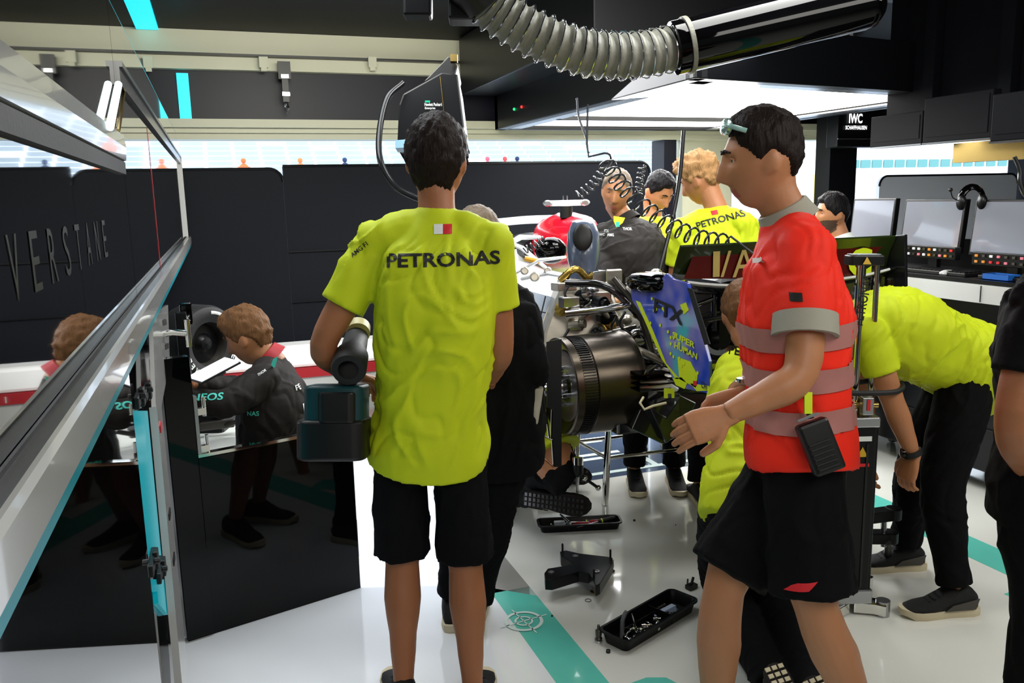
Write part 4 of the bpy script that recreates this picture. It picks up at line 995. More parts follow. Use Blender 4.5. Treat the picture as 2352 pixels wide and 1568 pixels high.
# red band and letters of the flap
def onflap(px, py, off=.004):
    s_ = sight(px, py); k = (wy0-.034-off)/s_[1]; return CC+s_*k
mb = MB(); mb.prism([onflap(*p, .006) for p in ((1600, 563), (2035, 556), (1960, 640), (1572, 640))], (0, .004, 0)); mb.build('flap_panel', mat('dark_red_flap', '4e100c', .22, coat=.5), car)
for tx, px, py, h, w_, m_ in (('I', 1645, 602, .125, .03, 'gold_print'), ('/', 1668, 602, .125, .05, 'gold_print'), ('A', 1708, 602, .125, .10, 'gold_print'), ('C', 1975, 602, .13, .12, 'lime')):
    if m_ == 'gold_print': mat('gold_print', 'b09a58', .4); K['gold_print'] = _mats['gold_print']
    mb = MB(); mb.text(tx, onflap(px, py, .012), (1, 0, 0), UP, h*.9, width=w_, depth=.002, bold=.0 if m_ != 'lime' else .04); mb.build('flap_lettering', m_, car)
mb = MB(); rs = []
for i in range(nseg+1):
    x_ = 1.64+(2.66-1.64)*i/nseg; t_ = abs(i/nseg-.5)*2; dz = -.03*(1-t_**3)
    rs.append([np.array([x_, y_, z_+dz]) for y_, z_ in wingsec(wy0+.06, fb-.025, .26, .035, -.12)])
mb.rings(rs); mb.build('wing_main_plane', 'carbon', car, smooth=True)
mb = MB(); rs = []
for i in range(nseg+1):
    x_ = 1.66+(2.62-1.66)*i/nseg; t_ = abs(i/nseg-.5)*2; dz = -.03*(1-t_**3); rs.append([np.array([x_, wy0-.075, fb-.006+dz]), np.array([x_, wy0-.08, fb-.014+dz]), np.array([x_, wy0-.066, fb-.022+dz])])
mb.rings(rs); mb.build('wing_leading_strip', 'white_lacq', car, smooth=True)
# left endplate, outline laid on the plane x = 1.62
out = [(1447, 655), (1452, 690), (1480, 735), (1510, 790), (1532, 840), (1545, 872), (1575, 893), (1622, 903), (1631, 897), (1628, 830), (1612, 770), (1592, 700), (1578, 650), (1545, 640), (1530, 628), (1500, 660), (1470, 668)]
pts = [X(x, y, 1.62) for x, y in out]
epm = mat('endplate_paint', '3c54b0', .16, coat=.8)
nt = epm.node_tree; tc_ = nt.nodes.new('ShaderNodeTexCoord'); nz = nt.nodes.new('ShaderNodeTexNoise'); nz.inputs['Scale'].default_value = 5; rp = nt.nodes.new('ShaderNodeValToRGB')
cr_ = rp.color_ramp; cr_.elements[0].position = .30; cr_.elements[0].color = (*hx('4a3ca0'), 1); cr_.elements[1].position = .68; cr_.elements[1].color = (*hx('40b0b8'), 1)
e_ = cr_.elements.new(.42); e_.color = (*hx('2848b8'), 1); e_ = cr_.elements.new(.56); e_.color = (*hx('7a78b8'), 1)
nt.links.new(tc_.outputs['Object'], nz.inputs['Vector']); nt.links.new(nz.outputs['Fac'], rp.inputs['Fac']); nt.links.new(rp.outputs['Color'], nt.nodes['Principled BSDF'].inputs['Base Color'])
mb = MB(); mb.prism(pts, (.014, 0, 0)); ep = mb.build('endplate', epm, car, bevel=.002)
def epp(px, py, o=.002): p = XP(px, py, 1.62-o); return p
def ep_text(tx, px, py, h, w_, m_, bold=.04, tilt=0.0):
    r_ = unit(V3((0, -math.cos(tilt), -math.sin(tilt)))); u_ = unit(V3((0, -math.sin(tilt), math.cos(tilt))))
    mb = MB(); mb.text(tx, epp(px, py, .003), r_, u_, h, width=w_, depth=.001, bold=bold); mb.build('endplate_lettering', m_, car)
ep_text('FTX', 1535, 715, .058, .22, 'print_black', .03, .12)
ep_text('SUPER', 1570, 780, .024, .16, 'lime', .03, .12); ep_text('HUMAN', 1575, 805, .024, .16, 'lime', .03, .12); ep_text('CH', 1617, 885, .025, .035, 'print_black', .02, .1)
for poly in ([(1556, 820), (1585, 830), (1602, 862), (1598, 890), (1560, 870)], [(1545, 868), (1565, 866), (1578, 880), (1572, 893), (1552, 884)], [(1460, 690), (1470, 694), (1500, 760), (1530, 835), (1560, 870), (1552, 870), (1520, 825)], [(1585, 880), (1628, 886), (1628, 897), (1600, 898)], [(1562, 700), (1575, 694), (1582, 712), (1570, 722)]):
    mb = MB(); mb.prism([epp(x, y, .0015) for x, y in poly], (.001, 0, 0)); mb.build('lime_patch', 'lime', car)
mb = MB()
random.seed(3)
for k in range(22):
    t_ = random.random(); px = 1480+t_*110+random.uniform(-20, 20); py = 670+t_*190+random.uniform(-20, 20); c_ = epp(px, py, .002); mb.lathe(c_, (-1, 0, 0), [(0, .007), (.001, .007)], 8)
mb.build('lime_dots', 'lime', car)
mb = MB(); mb.prism([epp(x, y, .003) for x, y in ((1592, 874), (1600, 875), (1600, 886), (1592, 885))], (.001, 0, 0)); mb.build('red_mark', 'print_red', car)
mb = MB(); mb.prism([XP(x, y, 1.615) for x, y in ((1578, 660), (1590, 664), (1630, 790), (1618, 792))], (.004, 0, 0)); mb.build('endplate_trailing_strip', 'black', car)
# dark glossy bulb on top of the endplate
mb = MB(); rs = []
for px, w_, h in ((1446, .010, .012), (1450, .03, .028), (1465, .048, .040), (1490, .055, .045), (1515, .052, .042), (1530, .04, .03), (1536, .012, .012)):
    c_ = X(px, 645+(px-1446)*.06, 1.64); rs.append([c_+ax*w_*math.cos(a)+UP*h*math.sin(a) for a in [2*math.pi*k/20 for k in range(20)]])
mb.rings(rs); mb.build('endplate_cap', 'black_gloss', car, smooth=True)
# right endplate
mb = MB(); mb.prism([(2.665, wy0-.10, ft+.01), (2.665, wy0+.25, ft-.03), (2.665, wy0+.32, fb-.1), (2.665, wy0+.05, fb-.45), (2.665, wy0-.08, fb-.42), (2.665, wy0-.12, fb-.1)], (.014, 0, 0)); mb.build('endplate', 'carbon', car, bevel=.002)
mb = MB(); mb.rings([[np.array([2.66+w_*math.cos(a), wy0+.05+dy, z_]) for a, dy in [(2*math.pi*k/12, .06*math.sin(2*math.pi*k/12)) for k in range(12)]] for z_, w_ in ((fb-.05, .02), (fb-.2, .03), (fb-.3, .02))]); mb.build('endplate_fairing', 'carbon', car, smooth=True)
# pylon, exhaust, rear crash structure, lights
mb = MB(); mb.box((CX, wy0+.12, fb-.17), (.025, .10, .28)); mb.box((CX, wy0+.3, fb-.35), (.06, .3, .10)); mb.build('wing_pylon', 'carbon', car, bevel=.008)
for px, py, r_ in ((1650, 770, .075),):
    c_ = P(px, py, 3.3); mb = MB(); mb.lathe(c_+CF*.30-CR*.08, unit(c_-(c_+CF*.30-CR*.08)), [(0, .05), (.18, .06), (.19, .066), (.22, .066), (.23, .058), (.27, .08), (.31, .08), (.312, .06), (.29, .05), (.22, .045)], 32, cap=False); mb.build('exhaust', 'chrome', car, smooth=True)
    mb = MB(); mb.lathe(c_+CF*.06, -CF, [(0, .045), (.004, .045)], 24); mb.build('exhaust_mouth', 'black', car)
for a, b, r_ in (((1600, 700), (1740, 660), .010), ((1610, 650), (1720, 720), .008), ((1640, 660), (1640, 760), .012), ((1690, 660), (1690, 700), .012), ((1600, 740), (1700, 730), .014), ((1610, 725), (1680, 720), .008)):
    mb = MB(); mb.tube([P(*a, 3.3), (P(*a, 3.3)+P(*b, 3.3))/2+UP*.01, P(*b, 3.3)], r_, 10); mb.build('rear_strut', 'carbon', car, smooth=True)
mb = MB(); mb.box(P(1720, 720, 3.5), (.5, .3, .35)); mb.build('rear_cover', 'black_satin', car, bevel=.05)
mb = MB(); mb.prism([P(x, y, 3.3) for x, y in ((1470, 876), (1530, 872), (1562, 892), (1555, 900), (1470, 898))], CF*.15); mb.build('floor_edge', 'car_white', car, bevel=.006)
for k in range(4):
    mb = MB(); mb.box(P(1490, 850+k*12, 3.35), (.16, .15, .006)); mb.build('floor_vane', 'black_gloss', car)
mb = MB(); mb.prism([P(x, y, 3.15) for x, y in ((1526, 892), (1549, 892), (1549, 914), (1543, 914), (1543, 904), (1534, 904), (1534, 914), (1526, 914))], CF*.01); mb.build('lime_tab', 'lime', car)
for poly, d_ in (([(1450, 985), (1470, 940), (1560, 905), (1600, 925), (1560, 1000), (1522, 1020)], 3.3), ([(1490, 930), (1530, 960), (1562, 912), (1565, 990), (1530, 1018)], 3.2), ([(1560, 905), (1700, 905), (1700, 960), (1600, 965)], 3.4)):
    mb = MB(); mb.prism([P(x, y, d_) for x, y in poly], CF*.12); mb.build('diffuser_fin', 'carbon', car, bevel=.004)
mb = MB(); mb.tube([P(1478, 912, 3.2), P(1470, 925, 3.18), P(1480, 940, 3.17), P(1500, 932, 3.18), P(1530, 925, 3.2)], .005, 8); mb.build('tether_cord', 'sole_white', car, smooth=True)
mb = MB(); mb.aabb((1.5, wy-.15, .62), (2.7, wy+.3, .70)); mb.build('rear_floor', 'carbon', car, bevel=.01)
mb = MB(); mb.tube([(1.6, wy, wz), (CX, wy+.1, wz+.03)], .022, 12); mb.tube([(1.6, wy-.05, wz+.15), (CX, wy+.3, wz+.12)], .014, 10); mb.tube([(1.6, wy-.05, wz-.13), (CX, wy+.3, wz-.08)], .014, 10); mb.build('drive_shaft', 'carbon', car, smooth=True)
# right wheel drum (mirror of the left)
mb = MB(); mb.lathe((2.94, wy, wz), -ax, [(.03, .15), (0, .197), (.03, .208), (.30, .216), (.315, .06)], 48); mb.build('brake_drum', 'carbon', car, smooth=True)

# ---------------------------------------------------------------- chrome stand
t = thing('car_stand', 'chrome tubular trestle stand under the rear of the race car', 'stand', (2.15, 3.85, 0))
feet = [G(1390, 1160), G(1622, 1128), G(1543, 1083), G(1318, 1112)]
ctr = sum(feet)/4; tops = [f*.86+ctr*.14 + UP*.60 for f in feet]
for f, tp in zip(feet, tops):
    mb = MB(); mb.tube([f+UP*.004, tp], .0175, 16); mb.build('leg', 'chrome', t, smooth=True)
for i, j in ((0, 1), (3, 2), (0, 3), (1, 2)):
    for k in ((.42,) if i != j else ()):
        a = feet[i]*(1-k)+tops[i]*k; b = feet[j]*(1-k)+tops[j]*k; mb = MB(); mb.tube([a, b], .010, 12); mb.build('rail', 'chrome', t, smooth=True)
    mb = MB(); mb.tube([tops[i], tops[j]], .016, 12); mb.build('top_rail', 'chrome', t, smooth=True)
j0 = P(1330, 1075, 3.55)
t = thing('stand_jack', 'small screw jack with chrome collar on a black arm beside the stand leg', 'jack', j0)
mb = MB(); mb.tube([P(1327, 1050, 3.55), P(1327, 1068, 3.55)], .024, 20); mb.build('collar', 'chrome', t, smooth=True)
mb = MB(); mb.tube([P(1327, 1067, 3.55), P(1327, 1086, 3.55), P(1327, 1092, 3.55)], [.024, .024, .018], 20); mb.build('knob', 'black', t, smooth=True)
mb = MB(); mb.tube([P(1335, 1090, 3.55), P(1350, 1103, 3.57), P(1374, 1120, 3.6)], .007, 10); mb.build('arm', 'black', t, smooth=True)
mb = MB(); mb.ball(P(1343, 1098, 3.56), .012); mb.ball(P(1374, 1120, 3.6), .013); mb.build('joint', 'chrome', t, smooth=True)
mb = MB(); mb.tube([P(1327, 1092, 3.55), G(1326, 1128)], .008, 8); mb.build('post', 'black', t)

# ---------------------------------------------------------------- air jack column
jb = G(1945, 1405); t = thing('lift_column', 'tall black lifting column on chrome feet with twin rods beside the red-shirted man', 'lift', jb)
jd = 2.72
def col_at(px, py): return P(px, py, jd)
axd = UP
q = jb+VF*.02
mb = MB(); mb.rbox(q+UP*.42, (.15, .11, .64), .02, VRT, VF); mb.build('column', 'black_satin', t)
for dx in (-.045, .03):
    mb = MB(); mb.box(q+UP*.40+VRT*dx-VF*.056, (.008, .006, .56), VRT, VF); mb.build('column_groove', 'black', t)
mb = MB(); mb.box(q+UP*.08, (.155, .12, .055), VRT, VF); mb.build('base_collar', 'silver', t, bevel=.004)
for e in (G(2033, 1412), G(1985, 1345), G(1880, 1440), G(1900, 1345)):
    dv = unit(e-q); l_ = np.linalg.norm((e-q)[:2]); s_ = np.cross(UP, dv)
    mb = MB(); mb.prism([q+UP*.008+dv*.03+s_*.035, q+UP*.008+dv*(l_-.04)+s_*.026, q+UP*.008+dv*l_+s_*.035, q+UP*.008+dv*l_-s_*.035, q+UP*.008+dv*(l_-.04)-s_*.026, q+UP*.008+dv*.03-s_*.035], UP*.045); mb.build('foot', 'chrome', t, bevel=.004)
    mb = MB(); mb.tube([e-dv*.01+UP*.0, e-dv*.01+UP*.06], .026, 16); mb.build('foot_pad', 'silver', t, smooth=True)
top = q+UP*.74
mb = MB(); mb.box(top+UP*.02, (.15, .11, .04), VRT, VF); mb.build('head_block', 'silver', t, bevel=.006)
mb = MB(); mb.tube([top+UP*.04-VRT*.05, top+UP*.12-VRT*.05], .022, 16); mb.tube([top+UP*.04+VRT*.03, top+UP*.10+VRT*.03], .018, 16); mb.tube([top+UP*.08-VRT*.07-VF*.03, top+UP*.08+VRT*.07-VF*.03], .012, 12); mb.build('valve_block', 'brass', t, smooth=True)
mb = MB(); mb.box(top+UP*.085-VF*.055+VRT*.02, (.04, .03, .065), VRT, VF); mb.build('valve_body', 'silver', t, bevel=.003)
mb = MB(); mb.box(top+UP*.09-VF*.072+VRT*.02, (.012, .003, .04), VRT, VF); mb.build('red_valve_mark', 'print_red', t)
r1b, r2b = top-VRT*.005+UP*.04, top+VRT*.055+UP*.04
mb = MB(); mb.tube([r1b, P(1979, 605, 2.97)], .0165, 16); mb.build('rod', 'chrome', t, smooth=True)
mb = MB(); mb.tube([r2b, P(2016, 605, 2.97)], .010, 14); mb.build('rod', 'chrome', t, smooth=True)
mb = MB(); mb.rbox(P(1985, 597, 2.96), (.125, .07, .034), .015, CR, VF); mb.build('rod_head', 'black', t, bevel=.003)
mb = MB(); mb.rbox(P(1985, 585, 2.96), (.11, .06, .006), .015, CR, VF); mb.build('rod_head_cap', 'silver', t)
mb = MB(); c_ = P(1992, 599, 2.915); mb.prism([c_-CR*.015-CU*.012, c_+CR*.015-CU*.012, c_+CU*.014], CF*.002); mb.build('warning_triangle', 'warn', t)
hb = top+UP*.135
mb = MB(); mb.tube(catm([hb-VRT*.11-VF*.05, hb+VRT*.0-VF*.07, hb+VRT*.12-VF*.06, hb+VRT*.17+UP*.01, hb+VRT*.13+VF*.05+UP*.02, hb+VRT*.03+VF*.06+UP*.01], 6), .010, 10); mb.build('handle', 'rubber', t, smooth=True)
for z_, m_, w_, h_ in ((.70, 'print_white', .065, .018), (.65, None, 0, 0), (.60, 'print_red', .055, .012)):
    c_ = q+UP*z_-VF*.0565+VRT*.012
    mb = MB()
    if m_: mb.box(c_, (w_, .002, h_), VRT, VF); mb.build('label_plate', m_, t)
    else: mb.prism([c_-VRT*.02-UP*.018, c_+VRT*.02-UP*.018, c_+UP*.02], -VF*.002); mb.build('warning_triangle', 'warn', t)
# twin-plate arm beside the column
t = thing('arm_bracket', 'black two-plate pivoting bracket on small feet beside the lifting column', 'bracket', G(2010, 1275))
b0 = G(1998, 1260)
for dz, a, b in ((.16, (1960, 1190), (2052, 1178)), (.09, (1960, 1232), (2044, 1232))):
    pa, pb = G(*(a[0], a[1]+90), 0)+UP*0, G(*(b[0], b[1]+90), 0); pa = P(*a, 3.35); pb = P(*b, 3.35)
    d_ = unit(pb-pa); mb = MB(); mb.box((pa+pb)/2, (np.linalg.norm(pb-pa), .06, .045), d_, VF); mb.tube([pb-UP*.024, pb+UP*.024], .032, 20); mb.build('plate', 'black_satin', t, bevel=.004)
mb = MB(); mb.tube([P(2030, 1175, 3.35), P(2030, 1255, 3.35)], .012, 12); mb.build('pivot_pin', 'steel', t, smooth=True)
mb = MB(); mb.tube([P(2040, 1245, 3.32), G(2038, 1288)], [.012, .016], 12); mb.build('foot', 'black', t)
mb = MB(); mb.tube([P(1975, 1245, 3.35), G(1975, 1300)], [.012, .016], 12); mb.build('foot', 'black', t)

# ---------------------------------------------------------------- floor tools
def tray(label, a, b, w_, h=.045, far=1):
    """a,b floor corners of the near long side"""
    d = unit(b-a); L = np.linalg.norm(b-a); s_ = np.cross(UP, d)*far; c_ = (a+b)/2+s_*w_/2
    t = thing('tool_tray', label, 'tool tray', c_)
    def rr(L_, w2, r, z, n=5):
        pts = []
        for sx, sy, a0 in ((1, 1, 0), (-1, 1, 90), (-1, -1, 180), (1, -1, 270)):
            for k in range(n+1):
                an = math.radians(a0+90*k/n); pts.append(c_+d*(sx*(L_/2-r)+r*math.cos(an))+np.cross(UP, d)*(sy*(w2/2-r)+r*math.sin(an))+UP*z)
        return pts
    mb = MB(); mb.rings([rr(L-.03, w_-.03, .02, .001), rr(L-.01, w_-.01, .024, h), rr(L+.006, w_+.006, .028, h), rr(L+.006, w_+.006, .028, h+.007), rr(L-.012, w_-.012, .022, h+.007), rr(L-.022, w_-.022, .02, h), rr(L-.038, w_-.038, .018, .006)]); mb.build('tray_body', 'black_satin', t, smooth=True)
    return t, c_, d, np.cross(UP, d), L
ta, tb = G(1238, 1228), G(1430, 1218)
t1, c1, d1, s1_, L1 = tray('black tool tray with red and black screwdrivers and a parts box, behind the black bracket', ta, tb, .105, .035)
mb = MB(); mb.box(c1-d1*.055+UP*.02, (.003, .088, .028), d1, s1_); mb.build('divider', 'black', t1)
zt = UP*.020
def screwdriver(name, p, d, L, hm, label, ring=True, group='screwdrivers in the tool tray'):
    t = thing(name, label, 'tool', p, group); d = unit(d)
    mb = MB(); mb.lathe(p, d, [(0, .006), (.004, .010), (.02, .0115), (.05, .0105), (.075, .0115), (.085, .008), (.09, .005)], 14); mb.build('handle', hm, t, smooth=True)
    mb = MB(); mb.tube([p+d*.088, p+d*L], .0032, 8); mb.build('shaft', 'steel', t, smooth=True)
    if ring: mb = MB(); mb.lathe(p, d, [(.068, .0118), (.068, .0125), (.074, .0125), (.074, .0118)], 14); mb.build('ring', 'lime', t)
screwdriver('screwdriver', c1+d1*.175+UP*.050+s1_*-.01, -d1*1+s1_*-.22-UP*.10, .2, 'black', 'black screwdriver with a red end lying over the right rim of the tray')
screwdriver('screwdriver', c1+d1*.11+zt+s1_*.028, -d1+s1_*-.03, .2, 'black', 'black screwdriver with a lime ring along the far side of the tray')
screwdriver('screwdriver', c1+d1*.14+zt+UP*.008+s1_*.0, -d1+s1_*.08, .19, 'redtrim', 'red-handled screwdriver lying in the middle of the tray', False)
screwdriver('screwdriver', c1-d1*.03+zt+s1_*.02, d1+s1_*-.25, .17, 'redtrim', 'red-handled screwdriver crossing beside the clear parts box', False)
screwdriver('screwdriver', c1+d1*.08+zt+s1_*-.02, d1*.4-s1_*.02-d1*1.4, .12, 'redtrim', 'short red screwdriver against the near rim of the tray', False)
mb = MB(); mb.tube([c1-d1*.05-s1_*.052+UP*.050, c1-d1*.085+s1_*.05+UP*.056], .0055, 10); tag(mb.build('steel_pin', 'steel', smooth=True), 'shiny steel pin laid across the tool tray rims', 'tool')
t = thing('parts_box', 'small clear plastic parts box inside the rear tool tray', 'box', c1-d1*.09)
mb = MB(); mb.box(c1-d1*.095+UP*.022, (.055, .05, .024), d1, s1_); mb.build('case', 'clear', t, bevel=.002)
mb = MB(); mb.box(c1-d1*.095+UP*.028+s1_*.015, (.05, .022, .016), d1, s1_); mb.build('label_card', 'print_white', t)
for k in range(7):
    p = c1-d1*(.135+.017*(k % 3))+s1_*(-.028+.022*(k//3))+UP*.008
    mb = MB(); mb.lathe(p, UP, [(0, .0075), (.012, .0078), (.014, .006), (.013, .004), (.006, .004)], 14); tag(mb.build('socket', 'chrome', smooth=True), 'small chrome socket in the left end of the rear tool tray', 'socket', 'chrome sockets in the rear tool tray')
# near tray
ta, tb = G(1440, 1506), G(1606, 1404)
t2, c2, d2, s2_, L2 = tray('black tool tray full of chrome bits nearest the camera, lying at an angle', ta, tb, .135, .045)
mb = MB(); mb.box(c2+d2*.06+UP*.025, (.003, .115, .036), d2, s2_); mb.box(c2-d2*.05+s2_*.02+UP*.02, (.2, .003, .028), d2, s2_); mb.build('divider', 'black', t2)
random.seed(5)
for k in range(9):
    p = c2-d2*(.15-.022*k)+s2_*random.uniform(-.038, .006)+UP*(.020+.002*(k % 3)); a = random.uniform(-.7, .7)+(.9 if k % 3 == 0 else 0); dv = unit(d2*math.cos(a)+s2_*math.sin(a))
    L = random.uniform(.03, .075)
    mb = MB(); mb.lathe(p-dv*L/2, dv, [(0, .005), (.002, .0075), (.016, .0078), (.018, .004), (L-.012, .0038), (L-.010, .006), (L, .0055)], 12); tag(mb.build('socket_extension', 'chrome', smooth=True), 'chrome socket extension lying loose in the near tool tray', 'tool', 'chrome extensions in the near tray')
for k in range(16):
    p = c2+d2*(.078+.017*(k % 4))+s2_*(-.03+.02*(k//4))+UP*.010
    mb = MB(); mb.lathe(p, UP, [(0, .0068), (.018, .0072), (.020, .0055), (.019, .0035), (.010, .0035)], 12); tag(mb.build('socket', 'dark_alu', smooth=True), 'small dark socket standing in the far end of the near tool tray', 'socket', 'dark sockets in the near tray')
mb = MB(); mb.tube([c2-d2*.155+s2_*.01+UP*.01, c2-d2*.14+s2_*.018+UP*.07, c2-d2*.125+s2_*.02+UP*.09, c2-d2*.115+s2_*.02+UP*.095], .008, 10); tag(mb.build('bent_handle', mat('grey_plastic', '5a5c60', .4), smooth=True), 'bent grey tool handle sticking up from the near tool tray', 'tool')
p = c2-d2*.11-s2_*.02; mb = MB(); mb.lathe(p+UP*.02, unit(UP*1.0-d2*.22+s2_*.05), [(0, .007), (.03, .008), (.032, .005), (.07, .004), (.09, .001)], 12); tag(mb.build('scriber', 'chrome', smooth=True), 'pointed chrome tool leaning up out of the near tool tray', 'tool')
mb = MB(); mb.prism([c2+d2*.05+s2_*.02+UP*.012, c2+d2*.115-s2_*.04+UP*.02, c2+d2*.12-s2_*.03+UP*.05], s2_*.02); tag(mb.build('plastic_wedge', mat('pale_blue_plastic', '93a2ba', .3)), 'pale blue plastic wedge at the divider of the near tool tray', 'tool')
# knob on the tray corner, tap
kb = G(1375, 1473); t = thing('air_fitting', 'dark knurled air fitting standing against the corner of the near tool tray', 'fitting', kb)
mb = MB(); mb.lathe(kb, UP, [(0, .012), (.015, .014), (.02, .010), (.03, .012), (.045, .012), (.047, .006), (.065, .005), (.067, .002)], 16); mb.build('body', 'dark_alu', t, smooth=True)
mb = MB(); mb.lathe(kb, UP, [(0, .0145), (.008, .0148), (.009, .012)], 16); mb.build('nut', 'steel', t, smooth=True)
# black machined bracket plate
hgt = .105; f1, f2, f3 = G(1365, 1376), G(1411, 1330), G(1260, 1342)
t = thing('setup_bracket', 'black machined X-shaped bracket plate standing on short brass feet', 'bracket', (f1+f2+f3)/3)
zz = .055
o_ = [(1258, 1305), (1250, 1316), (1252, 1330), (1268, 1331), (1330, 1312), (1352, 1316), (1362, 1332), (1368, 1345), (1378, 1340), (1408, 1292), (1407, 1280), (1398, 1278), (1330, 1270), (1300, 1263), (1286, 1266), (1288, 1276), (1310, 1288), (1320, 1292), (1300, 1298)]
pts = [G(x, y, .10) for x, y in o_]
mb = MB(); mb.prism([p-UP*.045 for p in pts][::-1], UP*.045); mb.build('plate', mat('anodised_black', '17171a', .28, metal=.5), t, bevel=.002)
for px, py in ((1322, 1277), (1370, 1312), (1266, 1314)):
    c_ = G(px, py, .101); mb = MB(); mb.lathe(c_, UP, [(0, .013), (.003, .013), (.0031, .009), (-.002, .008)], 20); mb.build('bush', 'silver', t, smooth=True)
for px, py in ((1292, 1266), (1402, 1280), (1364, 1326)):
    c_ = G(px, py, .10); mb = MB(); mb.lathe(c_, UP, [(0, .0045), (.032, .0045), (.036, .003)], 12); mb.build('locating_pin', 'black', t, smooth=True)
for px, py, m_ in ((1364, 1330, 'brass'), (1404, 1285, 'brass'), (1262, 1320, 'silver')):
    c_ = G(px, py, .056)*np.array([1, 1, 0]); mb = MB(); mb.lathe(c_, UP, [(0, .014), (.006, .016), (.010, .009), (.02, .009), (.024, .012), (.03, .012), (.056, .010)], 18); mb.build('foot', m_, t, smooth=True)
# small bits on the floor
c_ = G(1588, 1352); t = thing('spring_clamp', 'tiny black clamp lying on the floor by the bare leg', 'clamp', c_)
mb = MB(); mb.box(c_+UP*.012, (.045, .03, .018), unit([1, .3, 0]), unit([-.3, 1, 0])); mb.tube([c_+UP*.02, c_+V3((.015, .01, .045))], .006, 8); mb.tube([c_+V3((-.02, 0, .012)), c_+V3((-.005, .02, .036))], .004, 8); mb.build('body', 'black', t, bevel=.003)
for px, py, r_, lb in ((1397, 1498, .008, 'small black cap on the floor below the near tool tray'), (1268, 1415, .004, 'tiny grey bead on the floor right of the teal target strip'), (1457, 1196, .006, 'tiny dark screw on the floor beyond the rear tool tray'), (1552, 1206, .003, 'tiny dark speck-sized nut on the floor by the yellow reflection')):
    p = G(px, py); mb = MB(); mb.lathe(p, UP, [(0, r_), (r_*1.2, r_), (r_*1.5, r_*.5)], 10); tag(mb.build('floor_fastener', 'black'), lb, 'fastener')
c_ = G(1351, 1379); mb = MB(); mb.tube([c_+V3((math.cos(a)*.012, math.sin(a)*.012, .0015)) for a in np.linspace(0, 2*math.pi, 25)], .0012, 5, cap=False); tag(mb.build('o_ring', 'rubber'), 'thin black rubber ring on the floor at the front foot of the bracket', 'ring')

# ---------------------------------------------------------------- tyre and stand behind the kneeling man
tcn = P(458, 788, 3.95); t = thing('tyre', 'black racing tyre with white lettering on its sidewall, upright on its stand', 'tyre', tcn)
ta_ = unit(-VF*.45+VRT*.89)      # axis, sidewall turned toward the camera
ta_ = unit(VRT*.42-VF*.91+UP*.0); ta_ = unit(VRT*-.80-VF*.6)
ta_ = unit(VRT*.88-VF*.47)
R0 = .185
mb = MB(); mb.lathe(tcn, ta_, [(.07, .105), (.075, .125), (.082, .15), (.072, .175), (.05, R0), (-.07, R0), (-.10, .175), (-.112, .15), (-.105, .125), (-.10, .105)], 56, cap=False); mb.build('rubber', 'rubber', t, smooth=True)
mb = MB(); mb.lathe(tcn, ta_, [(.07, .106), (.055, .10), (.03, .094), (-.1, .1)], 48, cap=False); mb.build('rim', 'dark_alu', t, smooth=True)
mb = MB(); mb.lathe(tcn, ta_, [(.02, .095), (.025, .05), (.05, .03), (.055, .001)], 40, cap=False); mb.build('wheel_face', 'black_satin', t, smooth=True)
sR, sU = frame_from(ta_); tq = tcn*np.array([1, 1, 0])
mb = MB(); mb.box(tq+UP*(tcn[2]-R0)/2, (.26, .30, tcn[2]-R0-.004), VRT, VF)
tt = thing('tyre_rack', 'black rack carrying the upright racing tyre', 'rack', tq); mb.build('frame', 'black_satin', tt, bevel=.02)
mb = MB()
def ringtext(mb, txt, a0, step, r_, h):
    for i, ch in enumerate(txt):
        if ch == ' ': continue
        a = math.radians(a0-step*i); rd = UP*math.sin(a)+np.cross(UP, ta_)*math.cos(a); tg = np.cross(rd, ta_); mb.text(ch, tcn+ta_*.0835+rd*r_, tg, rd, h, width=h*.75, depth=.003, bold=.03)
ringtext(mb, 'P ZERO', 12, 15, .150, .03); mb.build('lettering', 'print_white', t)
mb = MB(); ringtext(mb, 'PIRELLI', 250, 12, .150, .026); mb.build('lettering', 'print_white', t)
mb = MB()
for a0, a1 in ((50, 85),):
    rs = []
    for k in range(9):
        a = math.radians(a0+(a1-a0)*k/8); rd = UP*math.sin(a)+np.cross(UP, ta_)*math.cos(a); rs.append([tcn+ta_*.082+rd*.143, tcn+ta_*.082+rd*.158, tcn+ta_*.085+rd*.15])
    mb.rings(rs)
mb.build('white_band', 'print_white', t)
t = thing('equipment_post', 'black post with boxy head standing beside the tyre', 'stand', G(428, 1180))
mb = MB(); mb.box(P(428, 860, 3.6), (.045, .05, .55)); mb.build('post', 'black_satin', t, bevel=.004)
mb = MB(); mb.box(P(428, 720, 3.6), (.05, .06, .09)); mb.build('head', 'black_gloss', t, bevel=.006)
mb = MB(); mb.text('K', P(433, 730, 3.55), CR, UP, .022, depth=.002, bold=.03); mb.build('lettering', 'print_white', t)
mb = MB(); mb.tube([P(428, 950, 3.6), P(428, 950, 3.6)*np.array([1, 1, 0])+UP*.01], .02, 10); mb.box(P(428, 950, 3.6)*np.array([1, 1, 0])+UP*.01, (.22, .2, .02)); mb.build('base', 'black', t)
